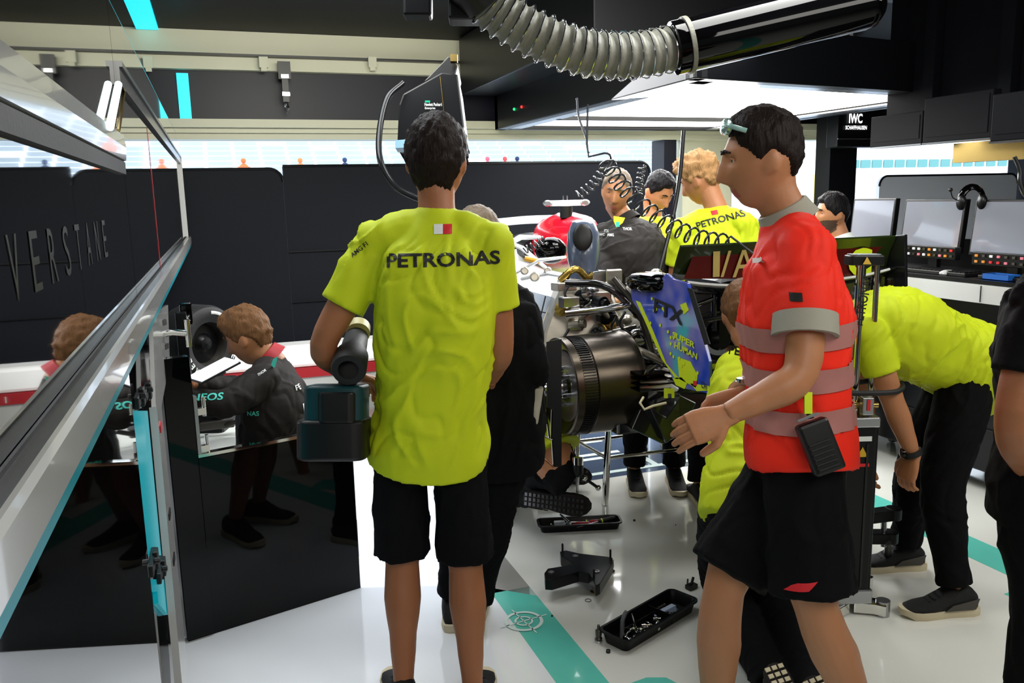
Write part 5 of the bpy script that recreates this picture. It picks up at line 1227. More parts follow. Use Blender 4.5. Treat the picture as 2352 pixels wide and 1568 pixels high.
# low silver cart shape behind the gate, seen through the opening
t = thing('grey_worktop', 'pale grey worktop with a dark tool on it behind the low gate', 'worktop', P(500, 1000, 3.75))
mb = MB(); mb.box(P(505, 990, 3.85)-UP*.03, (.42, .55, .03), VRT, VF); mb.build('top', 'white_wall', t)
for a in (-1, 1):
    for b in (-1, 1):
        q2 = P(505, 990, 3.85)-UP*.045+VRT*.18*a+VF*.24*b; mb = MB(); mb.tube([q2, q2*np.array([1, 1, 0])], .014, 8); mb.build('leg', 'silver', t)
tp = P(500, 975, 3.82); mb = MB(); mb.box(tp, (.15, .03, .04), unit(VRT*1+VF*.4), VF); mb.box(tp+VRT*.08+UP*.01, (.10, .02, .02), unit(VRT+UP*.4), VF); tag(mb.build('clamp_tool', 'dark_alu', bevel=.004), 'dark clamp tool resting on the pale worktop behind the gate', 'tool')
# papers / tablet
t = thing('tablet', 'white-edged tablet held up by the man in the dark race suit', 'tablet', P(490, 842, 3.25))
a, b = P(452, 868, 3.2), P(528, 828, 3.3); dv = unit(b-a); nn = unit(UP-VF*.05-dv*np.dot(UP-VF*.05, dv)); sd = np.cross(dv, nn)
mb = MB(); mb.box((a+b)/2, (.17, .10, .009), dv, sd, nn); mb.build('screen', 'white_glow', t, bevel=.002)
mb = MB(); mb.box((a+b)/2-nn*.007, (.18, .11, .008), dv, sd, nn); mb.build('case', 'black', t, bevel=.002)
# ---------------------------------------------------------------- right side: screens, desk, overhead units
DX = 3.75
t = thing('pit_desk', 'long dark desk with a white front edge under the monitors at the right', 'desk', (3.9, 3.4, 0))
dz = XP(2230, 640, 3.52)[2]
mb = MB(); mb.aabb((3.5, 1.6, dz-.02), (4.2, 4.3, dz)); mb.build('top', 'black_satin', t)
mb = MB(); mb.aabb((3.49, 1.6, dz-.11), (3.52, 4.3, dz-.02)); mb.build('front_edge', 'white_lacq', t)
mb = MB(); mb.aabb((3.70, 1.6, .12), (4.2, 4.3, dz-.11)); mb.build('cabinet', 'black_satin', t, bevel=.01)
mb = MB(); mb.aabb((4.0, 1.6, dz), (4.05, 4.3, dz+.16)); mb.build('back_rail', 'black', t)
mb = MB()
for z_ in (.35, .6, .8): mb.aabb((3.69, 1.7, z_), (3.70, 4.2, z_+.006))
mb.build('drawer_gap', 'black', t)
for yy in (2.0, 3.0, 4.1):
    mb = MB(); mb.lathe((3.74, yy, .05), (0, 1, 0), [(-.015, .05), (.015, .05)], 20); mb.build('caster', 'rubber', t, smooth=True)
mb = MB(); mb.aabb((3.485, 3.0, dz-.105), (3.489, 3.003, dz-.025)); mb.build('edge_joint', 'black', t)
def monitor(px0, px1, py0, py1, label, x=3.80):
    a, b = XP(px0, (py0+py1)/2, x), XP(px1, (py0+py1)/2, x); top_, bot_ = XP((px0+px1)/2, py0, x)[2], XP((px0+px1)/2, py1, x)[2]
    y0, y1 = min(a[1], b[1]), max(a[1], b[1]); tilt = .03
    t = thing('monitor', label, 'monitor', (x, (y0+y1)/2, dz), 'monitors on the pit desk'); n_ = V3((-1, 0, .10))
    mb = MB(); mb.prism([(x, y0, bot_), (x, y1, bot_), (x+tilt, y1, top_), (x+tilt, y0, top_)], (.035, 0, 0)); mb.build('bezel', 'black', t, bevel=.004)
    mb = MB(); i_ = .012; mb.prism([(x-.002, y0+i_, bot_+.018), (x-.002, y1-i_, bot_+.018), (x+tilt-.002, y1-i_, top_-i_), (x+tilt-.002, y0+i_, top_-i_)], (.003, 0, 0)); mb.build('screen', 'monitor', t)
    mb = MB(); mb.aabb((x+.04, (y0+y1)/2-.03, dz), (x+.07, (y0+y1)/2+.03, bot_+.1)); mb.build('stand', 'black', t)
    mb = MB(); mb.aabb((x-.004, (y0+y1)/2-.02, bot_+.004), (x-.001, (y0+y1)/2+.02, bot_+.012)); mb.build('badge', 'print_teal', t)
    return t
monitor(1950, 2046, 456, 585, 'grey blank monitor just behind the bearded man')
monitor(2068, 2206, 458, 578, 'monitor reflecting the bright opening, middle of the desk row')
monitor(2228, 2420, 458, 592, 'wide grey blank monitor at the right edge above the blue box')
for (p0, p1, pyc, lb) in ((2080, 2195, 573, 'black switch panel with pink and white buttons under the middle monitor'), (2232, 2400, 590, 'black switch panel with pink and orange buttons under the right edge monitor')):
    a, b = XP(p0, pyc, 3.70), XP(p1, pyc, 3.70); t = thing('switch_panel', lb, 'control panel', a)
    y0, y1 = min(a[1], b[1]), max(a[1], b[1]); mb = MB(); mb.aabb((3.70, y0, a[2]-.04), (3.74, y1, a[2]+.028)); mb.build('panel', 'black_satin', t, bevel=.004)
    random.seed(int(p0)); n_ = 9
    for k in range(n_):
        for j in range(2):
            y = y0+(y1-y0)*(k+.7)/(n_+.4); mb = MB(); mb.box((3.697, y, a[2]+.010-.03*j), (.006, .016, .012)); mb.build('button', random.choice(['print_red', 'print_white', mat('pink_button', 'd87888', .4), 'dark_alu', mat('orange_button', 'd88830', .4)]), t)
for p, lb in ((XP(2170, 615, 3.62), 'low black keyboard on the desk under the middle monitor'), (XP(2350, 640, 3.62), 'black keyboard on the desk at the right edge')):
    t = thing('keyboard', lb, 'keyboard', p); mb = MB(); mb.box((p[0], p[1], dz+.010), (.14, .38, .018)); mb.build('base', 'black', t, bevel=.003)
    mb = MB()
    for k in range(14):
        for j in range(4): mb.box((p[0]-.05+.03*j, p[1]-.17+.026*k, dz+.022), (.024, .021, .006))
    mb.build('keys', 'black_satin', t)
p = XP(2300, 632, 3.56); t = thing('plastic_box', 'small blue open box on the desk between the keyboards', 'box', p)
mb = MB(); mb.box((p[0], p[1], dz+.004), (.08, .14, .006)); mb.aabb((p[0]-.04, p[1]-.07, dz), (p[0]-.037, p[1]+.07, dz+.032)); mb.aabb((p[0]+.037, p[1]-.07, dz), (p[0]+.04, p[1]+.07, dz+.032)); mb.aabb((p[0]-.037, p[1]-.07, dz), (p[0]+.037, p[1]-.067, dz+.032)); mb.aabb((p[0]-.037, p[1]+.067, dz), (p[0]+.037, p[1]+.07, dz+.032)); mb.build('tub', 'bluebox', t)
p = XP(2178, 607, 3.58); mb = MB(); mb.ball((p[0], p[1], dz+.01), (.05, .03, .018)); tag(mb.build('computer_mouse', 'white_lacq', smooth=True), 'pale computer mouse on the desk left of the keyboard', 'mouse')
# headset over the gap between monitors
p = XP(2232, 462, 3.78); t = thing('headset', 'black radio headset with microphone boom hooked between two monitors', 'headset', p)
mb = MB(); mb.tube([p+VRT*.06*math.cos(a)+UP*(.0+.075*math.sin(a)) for a in np.linspace(0, math.pi, 17)], .009, 8, flat=2.0); mb.build('headband', 'black_gloss', t, smooth=True)
for q_ in (-1, 1): mb = MB(); mb.ball(p+VRT*.055*q_-UP*.005, (.022, .035, .042), VRT, VF, UP, 16, 10); mb.build('ear_cup', 'black_satin', t, smooth=True)
mb = MB(); mb.tube(catm([p-VRT*.06, p-VRT*.10+UP*.02, p-VRT*.115+UP*.055], 5), .003, 6); mb.ball(p-VRT*.116+UP*.062, .011); mb.build('microphone_boom', 'black', t, smooth=True)
# overhead units
def ov(px0, px1, py0, py1, x, label, nm='overhead_screen', m='black_satin', th=.06):
    a, b = XP(px0, (py0+py1)/2, x), XP(px1, (py0+py1)/2, x); zt, zb = XP((px0+px1)/2, py0, x)[2], XP((px0+px1)/2, py1, x)[2]
    t = thing(nm, label, 'screen', (x, (a[1]+b[1])/2, zb)); y0, y1 = min(a[1], b[1]), max(a[1], b[1])
    mb = MB(); mb.aabb((x, y0, zb), (x+th, y1, zt)); mb.build('housing', 'screen_dark', t, bevel=.004)
    mb = MB(); mb.aabb((x-.003, y0+.02, zb+.03), (x+.002, y1-.02, zt-.02)); mb.build('screen', 'screen_dark', t)
    mb = MB(); mb.aabb((x-.004, y0, zb-.008), (x+th, y1, zb)); mb.build('bottom_edge', 'track', t)
    mb = MB(); mb.aabb((x+th, (y0+y1)/2-.04, zt-.14), (4.3, (y0+y1)/2+.04, zt-.06)); mb.aabb((4.18, (y0+y1)/2-.04, zt-.14), (4.24, (y0+y1)/2+.04, 2.978)); mb.build('bracket', 'screen_dark', t)
sbox('wall_bulkhead', (4.25, 1.0, 2.05), (4.9, XP(2035, 290, 4.25)[1], 2.975), 'screen_dark')
ov(2000, 2118, 262, 334, 3.95, 'dark overhead screen just right of the lit watchmaker sign')
ov(2122, 2278, 215, 322, 3.85, 'dark overhead screen hanging beyond the gantry corner')
ov(2278, 2460, 205, 318, 3.35, 'large black overhead screen cut by the right edge')
p0, p1 = XP(2190, 338, 4.1), XP(2352, 330, 4.1)
mb = MB(); mb.aabb((4.1, min(p0[1], p1[1])-.4, p0[2]-.09), (4.16, max(p0[1], p1[1]), p0[2]+.02)); tag(mb.build('overhead_beam', 'brass'), 'dull gold band under the overhead screens at the right', 'beam')
# sign
sg = YP(1965, 280, 6.2); t = thing('illuminated_sign', 'black overhead sign reading IWC SCHAFFHAUSEN in white lit letters', 'sign', sg)
a, b = YP(1925, 280, 6.2), YP(2010, 280, 6.2); mb = MB(); mb.aabb((a[0], 6.2, YP(1965, 338, 6.2)[2]), (b[0]+.1, 6.35, YP(1965, 238, 6.2)[2])); mb.build('box', 'black_satin', t, bevel=.01)
mb = MB(); mb.tube([(sg[0], 6.28, sg[2]), (sg[0], 6.28, 2.98)], .02, 8); mb.build('hanger', 'screen_dark', t)
mb = MB(); mb.text('IWC', YP(1965, 272, 6.19), (1, 0, 0), UP, .085, width=.15, depth=.004, bold=.03); mb.build('letters', 'sign_white', t)
mb = MB(); mb.text('SCHAFFHAUSEN', YP(1966, 293, 6.19), (1, 0, 0), UP, .035, width=.24, depth=.004, bold=.02); mb.build('letters', 'sign_white', t)
mb = MB(); mb.aabb((a[0], 6.19, YP(1965, 320, 6.2)[2]), (b[0]+.1, 6.20, YP(1965, 318, 6.2)[2])); mb.build('trim_line', 'silver', t)
# cart at the right edge floor, grey bin
p = G(2320, 1082); t = thing('tool_cabinet', 'pale-framed clear floor cabinet at the right edge beside the black trousers', 'cabinet', p)
mb = MB(); mb.box(p+UP*.17+VRT*.18, (.30, .3, .32), VRT, VF); mb.build('body', mat('smoky_plastic', '6f767e', .2), t, bevel=.01)
mb = MB(); mb.box(p+UP*.2+VRT*.01-VF*.16, (.03, .03, .4), VRT, VF); mb.build('post', 'white_lacq', t)
mb = MB(); mb.box(p+UP*.03+VRT*.18, (.36, .34, .05), VRT, VF); mb.build('base', 'black', t, bevel=.006)
# caster wheel and low trolley behind the bent man
p = G(2048, 1015); t = thing('trolley', 'low black trolley with silver caster behind the bent man', 'trolley', p)
mb = MB(); mb.lathe(p+UP*.045, VRT, [(-.012, .043), (.012, .043)], 24); mb.build('caster', 'rubber', t, smooth=True)
mb = MB(); mb.lathe(p+UP*.045, VRT, [(-.016, .026), (.016, .026)], 24); mb.box(p+UP*.075, (.04, .05, .05), VRT, VF); mb.build('caster_fork', 'chrome', t, smooth=True)
mb = MB(); mb.box(p+UP*.14+VRT*.25+VF*.2, (.6, .45, .05), VRT, VF); mb.build('deck', 'black_satin', t, bevel=.01)
mb = MB(); mb.box(p+UP*.38+VRT*.35+VF*.3, (.35, .25, .42), VRT, VF); mb.build('bin', 'black', t, bevel=.02)
mb = MB(); mb.box(p+UP*.26+VRT*.20+VF*.04, (.16, .05, .012), VRT, VF); mb.build('tray_edge', 'silver', t)
# ---------------------------------------------------------------- people
def hips(J, lat, drop=.03, wd=.092):
    lat = unit(lat); J['hipL'] = J['pel'] - lat*wd - UP*drop; J['hipR'] = J['pel'] + lat*wd - UP*drop
    return J
R_, Fv = VRT, VF
# A: standing man in yellow, back to the camera
J = dict(head=P(1003, 376, 2.47), hf=Fv+R_*.05+UP*-.02, hu=UP+R_*.02, neck=P(1003, 492, 2.45), pel=P(985, 1010, 2.60), chest=P(1003, 680, 2.47),
         shL=P(866, 560, 2.47), shR=P(1128, 566, 2.45), elL=P(732, 800, 2.46), elR=P(1152, 800, 2.52), wrL=P(800, 862, 2.62), wrR=P(1128, 868, 2.72),
         knL=P(924, 1290, 2.66), knR=P(1070, 1305, 2.62), anL=G(930, 1632)+UP*.085, anR=G(1088, 1640)+UP*.085, toeL=Fv-R_*.35, toeR=Fv+R_*.15, front=Fv)
hips(J, R_)
A = person('man in fluorescent yellow jersey and black shorts standing with his back to the camera', J, hair=('full', 'hair_dark'), skin='skin_tan', shirt='yellow', face=False, head_k=1.10, loc=G(1012, 1568),
           sleeve=.60, shirt_low=.075, grow=(.012, .022), short_r=.93, legwear=('shorts', 'cloth', .92), seed=1, shoes=dict(upper='shoe', sole='sole_white'),
           hands={'L': dict(d=R_*.6+Fv*.6-UP*.3, n=R_*.2-UP*1, side=-1, curl=.8), 'R': dict(d=Fv-UP*.2, n=-R_, side=1, curl=.5)}, wr_amp=.010)
rt = A['root']; sb = A['shirt']
bu = unit(P(1010, 520, 2.45)-P(1005, 700, 2.47))
decal('back_lettering', 'PETRONAS', sb, P(1018, 595, 2.36), R_, UP, .040, 'print_black', rt, width=.325, bold=.03, cuts=26)
mb = None
decal('flag_patch', '', sb, P(1006, 526, 2.36), R_, UP, .03, 'print_white', rt, shape=rect_shape(.026, .028), cuts=4)
decal('flag_patch', '', sb, P(1027, 526, 2.36), R_, UP, .03, 'print_red', rt, shape=rect_shape(.026, .028), cuts=4)
decal('sleeve_lettering', 'AMG F1', sb, P(818, 575, 2.36), unit(R_*.8+UP*.6), UP, .014, 'print_black', rt, width=.06, cuts=6)
# cordless blower in his left hand
bc = P(806, 845, 2.46); t = thing('cordless_blower', 'black and teal cordless blower hanging from the left hand of the man in yellow', 'power tool', bc)
mb = MB(); mb.lathe(P(800, 850, 2.40), unit(P(820, 770, 2.62)-P(800, 850, 2.40)), [(0, .030), (0, .048), (.012, .052), (.09, .050), (.12, .040), (.24, .036)], 28, cap=False); mb.build('nozzle', 'rubber', t, smooth=True)
mb = MB(); mb.lathe(P(800, 850, 2.43), -CF, [(-.05, .045), (.0, .045)], 20); mb.build('nozzle_inside', 'black', t)
mb = MB(); mb.lathe(P(822, 765, 2.60), unit(P(824, 740, 2.66)-P(820, 790, 2.56)), [(0, .038), (.035, .038), (.037, .03)], 24); mb.build('collar', mat('cream_plastic', 'b8ae80', .4), t, smooth=True)
mb = MB(); mb.rbox(P(775, 925, 2.5), (.175, .16, .11), .03, CR, CF); mb.build('teal_housing', mat('dark_teal_plastic', '0a363c', .4), t, smooth=True, bevel=.008)
mb = MB(); mb.rbox(P(775, 935, 2.43), (.11, .05, .09), .02, CR, CF); mb.build('motor_cover', 'black', t, bevel=.006)
mb = MB(); mb.rbox(P(770, 1005, 2.5), (.205, .18, .12), .04, CR, CF); mb.build('battery_base', 'black', t, smooth=True, bevel=.01)
mb = MB(); mb.tube([P(800, 870, 2.5), P(790, 930, 2.5)], .028, 14); mb.build('grip', 'rubber', t, smooth=True)

# Red-shirted walking man in profile, facing left
J = dict(head=P(1752, 372, 2.08), hf=-R_+Fv*.12-UP*.10, hu=UP-R_*.08, neck=P(1812, 508, 2.10), pel=P(1835, 1010, 2.16), chest=P(1822, 700, 2.12),
         shL=P(1850, 575, 1.99), shR=P(1800, 575, 2.28), elL=P(1848, 868, 1.93), elR=P(1760, 850, 2.32), wrL=P(1668, 952, 1.94), wrR=P(1700, 905, 2.20),
         knL=P(1868, 1395, 2.06), knR=P(1655, 1345, 2.20), anL=P(2020, 1730, 2.25), anR=P(1640, 1755, 2.42), toeL=-R_*.9-UP*.45, toeR=-R_+UP*.1, fupL=UP*.9-R_*.45, front=-R_)
J['hipL'] = P(1842, 1060, 2.09); J['hipR'] = P(1822, 1050, 2.25)
B = person('man in fluorescent red shirt with reflective bands and black shorts walking left', J, hair=('fade', 'hair_dark'), shirt='red', legwear=('shorts', 'cloth', .90), seed=2, sleeve=.66, shirt_low=.045, grow=(.024, .010), short_r=1.08,
           sleeve_cuff='reflect_grey', collar='reflect_grey', shoes=dict(upper='shoe', sole='sole_white'), loc=G(1830, 1800),
           hands={'L': dict(d=-R_*.9-UP*.35, n=Fv*.7-UP*.4, side=1, curl=.6), 'R': dict(d=-R_*.9-UP*.25, n=-Fv*.5-UP*.6, side=-1, curl=.6)})
rt = B['root']; sb = B['shirt']
# reflective bands: hoops that follow the shirt
def hoop(target, c, axis, h, name, material, parent, seg=64, lift=.003, rmax=.5, zoff=0.0):
    org = ORG[parent.name]; me = target.data
    bvh = BVHTree.FromPolygons([tuple(Vector(v.co)) for v in me.vertices], [tuple(p.vertices) for p in me.polygons])
    axis = unit(axis); s1, u1 = frame_from(axis, R_); mb = MB(); rows = []
    for k in range(5):
        row = []; cc = V3(c)+axis*h*(k/4-.5)
        for j in range(seg):
            a = 2*math.pi*j/seg; d = s1*math.cos(a)+u1*math.sin(a)
            hit = bvh.ray_cast(Vector(cc+d*rmax-org), Vector(-d), rmax)
            p = np.array(hit[0])+org+d*lift if hit[0] is not None else cc+d*.13
            row.append(p)
        rows.append(row)
    mb.rings(rows, cap=False); return mb.build(name, material, parent, smooth=True)
def ell_hoop(target, c, axis, h, name, material, parent, ra, lift=.004):
    return hoop(target, c, axis, h, name, material, parent, rmax=ra, lift=lift)
axis = unit(P(1820, 600, 2.1)-P(1838, 1010, 2.16))
for (px, py, h) in ((1826, 758, .058), (1832, 850, .058), (1836, 940, .055)):
    ell_hoop(sb, P(px, py, 2.125), axis, h, 'reflective_band', 'reflect', rt, .25)
decal('chest_logo', '', sb, P(1752, 600, 1.98), -CR*0+R_, UP, .02, 'print_white', rt, shape=rect_shape(.03, .012), cuts=4)
decal('sleeve_badge', '', sb, P(1846, 688, 1.86), R_, UP, .02, 'print_black', rt, shape=rect_shape(.024, .02), cuts=4)
lg = B['legs']
decal('shorts_logo', '', lg, P(1862, 1376, 1.92), unit(R_+UP*.22), UP, .02, 'print_red', rt, shape=([(-.038, -.009), (.012, -.009), (.022, -.002), (.038, .010), (-.006, .010), (-.02, .004)], [(0, 1, 2, 3, 4, 5)]), cuts=8)
t = thing('sunglasses', 'pale teal sunglasses pushed up on the forehead of the red-shirted man', 'glasses', P(1672, 290, 2.05))
mb = MB(); mb.tube(catm([P(1715, 300, 1.99), P(1680, 290, 2.0), P(1664, 285, 2.06), P(1672, 286, 2.14)], 5), .006, 8); mb.build('frame', mat('pale_teal_frame', '90b8b0', .2), t, smooth=True)
mb = MB(); mb.ball(P(1668, 292, 2.06), (.010, .05, .022), R_, Fv, UP); mb.build('lens', mat('pale_mirror_lens', 'b0d0c8', .1, metal=.6), t, smooth=True)
# radio on his belt
rc = P(1878, 1010, 1.9); t = thing('walkie_talkie', 'black two-way radio hanging at the hip of the red-shirted man', 'radio', rc)
dv = unit(P(1905, 1090, 1.98)-P(1850, 950, 1.99)); sv = unit(np.cross(dv, CF))
mb = MB(); mb.box((P(1905, 1075, 1.93)+P(1862, 975, 1.93))/2, (.075, .035, .125), sv, CF*1.0, dv); mb.build('body', 'black', t, bevel=.008)
mb = MB()
for k in range(6): mb.box(P(1890, 1035, 1.908)+dv*(.012*k-.02), (.05, .004, .004), sv, CF, dv)
mb.build('speaker_grille', 'rubber', t)
mb = MB(); mb.box(P(1855, 958, 1.905), (.05, .004, .006), sv, CF, dv); mb.build('top_trim', 'silver', t)
mb = MB(); mb.tube([P(1862, 960, 1.93), P(1848, 905, 1.95)], [.008, .005], 10); mb.build('antenna', 'rubber', t, smooth=True)
mb = MB(); mb.box(P(1856, 925, 1.92), (.018, .006, .05), CR, CF); mb.build('lime_tag', 'lime', t)
t = thing('wristwatch', 'silver watch on the far wrist of the red-shirted man', 'watch', P(1712, 895, 2.2))
dv = unit(J['wrR']-J['elR']); mb = MB(); mb.lathe(J['wrR']-dv*.01, dv, [(-.008, .033), (-.008, .037), (.008, .037), (.008, .033)], 20); mb.build('strap', 'steel', t, smooth=True)
mb = MB(); mb.lathe(J['wrR']-dv*.01+UP*.03, UP, [(0, .016), (.01, .015)], 18); mb.build('dial', 'steel', t, smooth=True)

# man in a dark race suit behind the gate, facing left
J = dict(head=P(573, 775, 3.48), hf=-R_+Fv*.18-UP*.35, hu=UP-R_*.25, neck=P(622, 828, 3.50), pel=P(625, 1060, 3.58), chest=P(632, 930, 3.52),
         shL=P(604, 872, 3.36), shR=P(644, 866, 3.68), elL=P(520, 930, 3.22), elR=P(540, 900, 3.70), wrL=P(420, 915, 3.20), wrR=P(440, 880, 3.55),
         toeL=-R_, toeR=-R_, front=-R_)
hips(J, Fv); 
J['hipL'] = J['pel']-Fv*.09; J['hipR'] = J['pel']+Fv*.09
J['knL'] = J['pel']*np.array([1, 1, 0])-R_*.28-Fv*.12+UP*.43; J['knR'] = J['pel']*np.array([1, 1, 0])-R_*.08+Fv*.10+UP*.07
J['anL'] = J['knL']*np.array([1, 1, 0])+R_*.03+UP*.085; J['anR'] = J['pel']*np.array([1, 1, 0])+R_*.30+Fv*.10+UP*.10; J['toeR'] = -UP*.9-R_*.3+R_*.1; J['fupR'] = -R_
Kn = person('man in black race suit with red collar kneeling behind the low gate, facing left', J, hair=('quiff', 'hair_brown'), shirt='suit', jacket=True, sleeve=1.9, legwear=('trousers', 'suit', 1.9), seed=3, collar='redtrim', grow=(.030, .032), shirt_low=.14,
            shoes=dict(upper='shoe', sole='sole_white'), hands={'L': dict(d=-R_-UP*.1, n=Fv*.3-UP, side=-1, curl=.5), 'R': dict(d=-R_, n=-Fv*.3-UP, side=1, curl=.6)}, wr_amp=.008)
rt = Kn['root']; sb = Kn['shirt']
decal('sleeve_lettering', 'INEOS', sb, P(462, 918, 3.12), R_*1.0, UP, .024, 'print_teal', rt, width=.13, cuts=12)
decal('sleeve_patch', '', sb, P(592, 862, 3.1), unit(R_+UP*.6), UP, .02, 'print_teal', rt, shape=([(-.03, -.012), (.0, -.012), (.035, .018), (.01, .018)], [(0, 1, 2, 3)]), cuts=6)
decal('sleeve_lettering', 'THOR', sb, P(566, 880, 3.1), unit(R_+UP*.6), UP, .01, 'print_white', rt, width=.03, cuts=6)
decal('side_lettering', 'NAS', sb, P(578, 952, 3.3), R_, UP, .018, 'print_teal', rt, width=.05, cuts=8)
decal('back_lettering', 'PE', sb, P(684, 888, 3.44), unit(R_*.6+Fv*.6), UP, .020, 'print_white', rt, width=.035, cuts=5)
decal('back_patch', '', sb, P(694, 932, 3.46), unit(R_*.6+Fv*.6), UP, .02, 'print_white', rt, shape=rect_shape(.03, .035), cuts=5)

# person in black jacket just beyond the standing man
J = dict(head=P(1098, 560, 2.92), hf=Fv-UP*.2-R_*.1, hu=UP, neck=P(1120, 640, 2.90), pel=P(1128, 935, 3.00), chest=P(1128, 760, 2.92),
         shL=P(1050, 690, 2.92), shR=P(1185, 700, 2.90), elL=P(1040, 800, 2.95), elR=P(1225, 850, 2.88), wrL=P(1060, 900, 3.1), wrR=P(1238, 870, 3.08),
         toeL=Fv, toeR=Fv, front=Fv)
hips(J, R_, wd=.08); J['anR'] = np.array([*G(1092, 1440)[:2], .085]); J['anL'] = np.array([*G(1040, 1425)[:2], .085]); J['knR'] = (J['hipR']+J['anR'])/2+Fv*.02; J['knL'] = (J['hipL']+J['anL'])/2+Fv*.02
C4 = person('grey-haired person in black jacket mostly hidden behind the standing man in yellow', J, hair=('short', 'hair_grey'), shirt='cloth', jacket=True, sleeve=1.7, legwear=('trousers', 'cloth', 1.93), face=False, seed=4, grow=(.02, .03), shirt_low=.22,
            shoes=dict(), hands={'R': dict(d=Fv*.7-UP*.6, n=-R_, side=1, curl=.8)}, collar='suit')
J4 = J
t = thing('protective_glove', 'pale grey work glove on the hand of the black-jacketed person', 'glove', P(1222, 930, 2.95))
mb = MB(); hand(mb, P(1230, 905, 2.93), unit(-UP*1-R_*.1), -R_, 1, .5, 1.35); me = remeshed(mb, .004, 2); put_mesh('glove_shell', me, mat('grey_glove', '5c5f60', .5) and 'glovem' if False else 'reflect_grey', t)

# kneeling mechanic low beside the wheel, sole toward the camera
J = dict(head=P(1150, 800, 3.95), hf=Fv*.6+R_*.6-UP*.3, hu=UP, neck=P(1170, 870, 3.85), pel=P(1262, 1045, 3.70), chest=P(1200, 950, 3.78),
         shL=P(1150, 925, 3.9), shR=P(1215, 920, 3.62), elL=P(1140, 1000, 3.8), elR=P(1225, 985, 3.5), wrL=P(1180, 1000, 3.6), wrR=P(1215, 945, 3.6), toeL=R_, toeR=R_, front=Fv)
J['hipL'] = J['pel']+Fv*.09; J['hipR'] = J['pel']-Fv*.09-UP*.02
kf = np.array([*G(1130, 1150)[:2], .075]); J['knR'] = kf; J['knL'] = kf+Fv*.25+R_*.1
J['anR'] = np.array([*G(1225, 1170)[:2], .075])+R_*.14+Fv*.05; J['anL'] = J['anR']+Fv*.3-R_*.02; J['toeR'] = R_*.85-Fv*.35-UP*.02; J['toeL'] = R_*.9-UP*.1; J['fupR'] = unit(Fv*1.0+R_*.2-UP*.15); J['fupL'] = unit(Fv-UP*.3)
J['anR'] = P(1262, 1142, 3.72); 
C5 = person('mechanic in yellow jersey and black trousers kneeling low by the wheel, shoe sole showing', J, hair=('short', 'hair_dark'), shirt='yellow', shirt_low=.0, legwear=('trousers', 'denim', 1.95), face=False, seed=5, shoes=dict(upper='shoe', sole='suit', tread='track', stripe='sole_white'), hands={'R': dict(d=UP*.5+Fv, n=-R_, side=1, curl=.6)})

# man in dark team jacket facing the camera
J = dict(head=P(1416, 442, 4.42), hf=-Fv-R_*.25-UP*.18, hu=UP+R_*.14, neck=P(1440, 512, 4.45), pel=P(1500, 745, 4.45), chest=P(1455, 600, 4.32),
         shR=P(1392, 540, 4.45), shL=P(1492, 540, 4.38), elR=P(1385, 640, 4.2), elL=P(1500, 660, 4.15), wrR=P(1370, 700, 4.1), wrL=P(1430, 690, 4.0), toeL=-Fv, toeR=-Fv, front=-Fv)
J['hipR'] = J['pel']-R_*.09; J['hipL'] = J['pel']+R_*.09
for s_, dx in (('R', -.1), ('L', .12)):
    J['an'+s_] = J['pel']*np.array([1, 1, 0])+R_*dx+UP*.085; J['kn'+s_] = (J['hip'+s_]+J['an'+s_])/2-Fv*.05
C6 = person('man in dark team jacket with white logos leaning over the car, facing the camera', J, hair=('crop', 'hair_grey'), shirt='suit', jacket=True, sleeve=1.85, legwear=('trousers', 'cloth', 1.9), seed=6, grow=(.028, .03), collar='suit',
            shoes=dict(), hands={'L': dict(d=-R_-Fv*.3, n=-UP, side=-1, curl=.5), 'R': dict(d=-UP-Fv*.3, n=R_, side=1, curl=.5)})
rt = C6['root']; sb = C6['shirt']
for tx, px, py, w_, m_ in (('THOR', 1459, 530, .045, 'print_white'), ('IWC', 1398, 545, .03, 'print_white'), ('AMG', 1418, 545, .03, 'print_white'), ('FTX', 1393, 530, .022, 'print_white')):
    decal('jacket_lettering', tx, sb, P(px, py, 4.0), -CR*-1, UP, .014, m_, rt, width=w_, cuts=5)
decal('jacket_badge', '', sb, P(1419, 515, 4.0), R_, UP, .02, 'print_teal', rt, shape=rect_shape(.018, .024), cuts=3)
mb = MB(); c_ = P(1420, 512, 4.17); mb.prism([P(1410, 496, 4.30), P(1436, 500, 4.30), P(1430, 512, 4.28), P(1416, 522, 4.26), P(1410, 508, 4.28)], Fv*.02); mb.build('undershirt', 'yellow', rt)
# young man in yellow looking down
J = dict(head=P(1512, 442, 5.02), hf=-Fv*.75+R_*.45-UP*.55, hu=UP*.9-Fv*.3+R_*.15, neck=P(1500, 505, 5.08), pel=P(1500, 735, 5.15), chest=P(1503, 590, 5.10),
         shR=P(1452, 532, 5.10), shL=P(1557, 535, 5.06), elR=P(1450, 620, 5.05), elL=P(1565, 625, 4.95), wrR=P(1480, 670, 4.80), wrL=P(1530, 670, 4.80), toeL=-Fv, toeR=-Fv, front=-Fv)
J['hipR'] = J['pel']-R_*.09; J['hipL'] = J['pel']+R_*.09
for s_, dx in (('R', -.1), ('L', .1)):
    J['an'+s_] = J['pel']*np.array([1, 1, 0])+R_*dx+UP*.085; J['kn'+s_] = (J['hip'+s_]+J['an'+s_])/2-Fv*.03
person('black-haired young man in yellow jersey looking down beside the jacketed man', J, hair=('fade', 'hair_black'), shirt='yellow', legwear=('trousers', 'cloth', 1.9), seed=7, shoes=dict(), hands={'L': dict(d=-Fv, n=-UP, side=-1), 'R': dict(d=-Fv, n=-UP, side=1)})
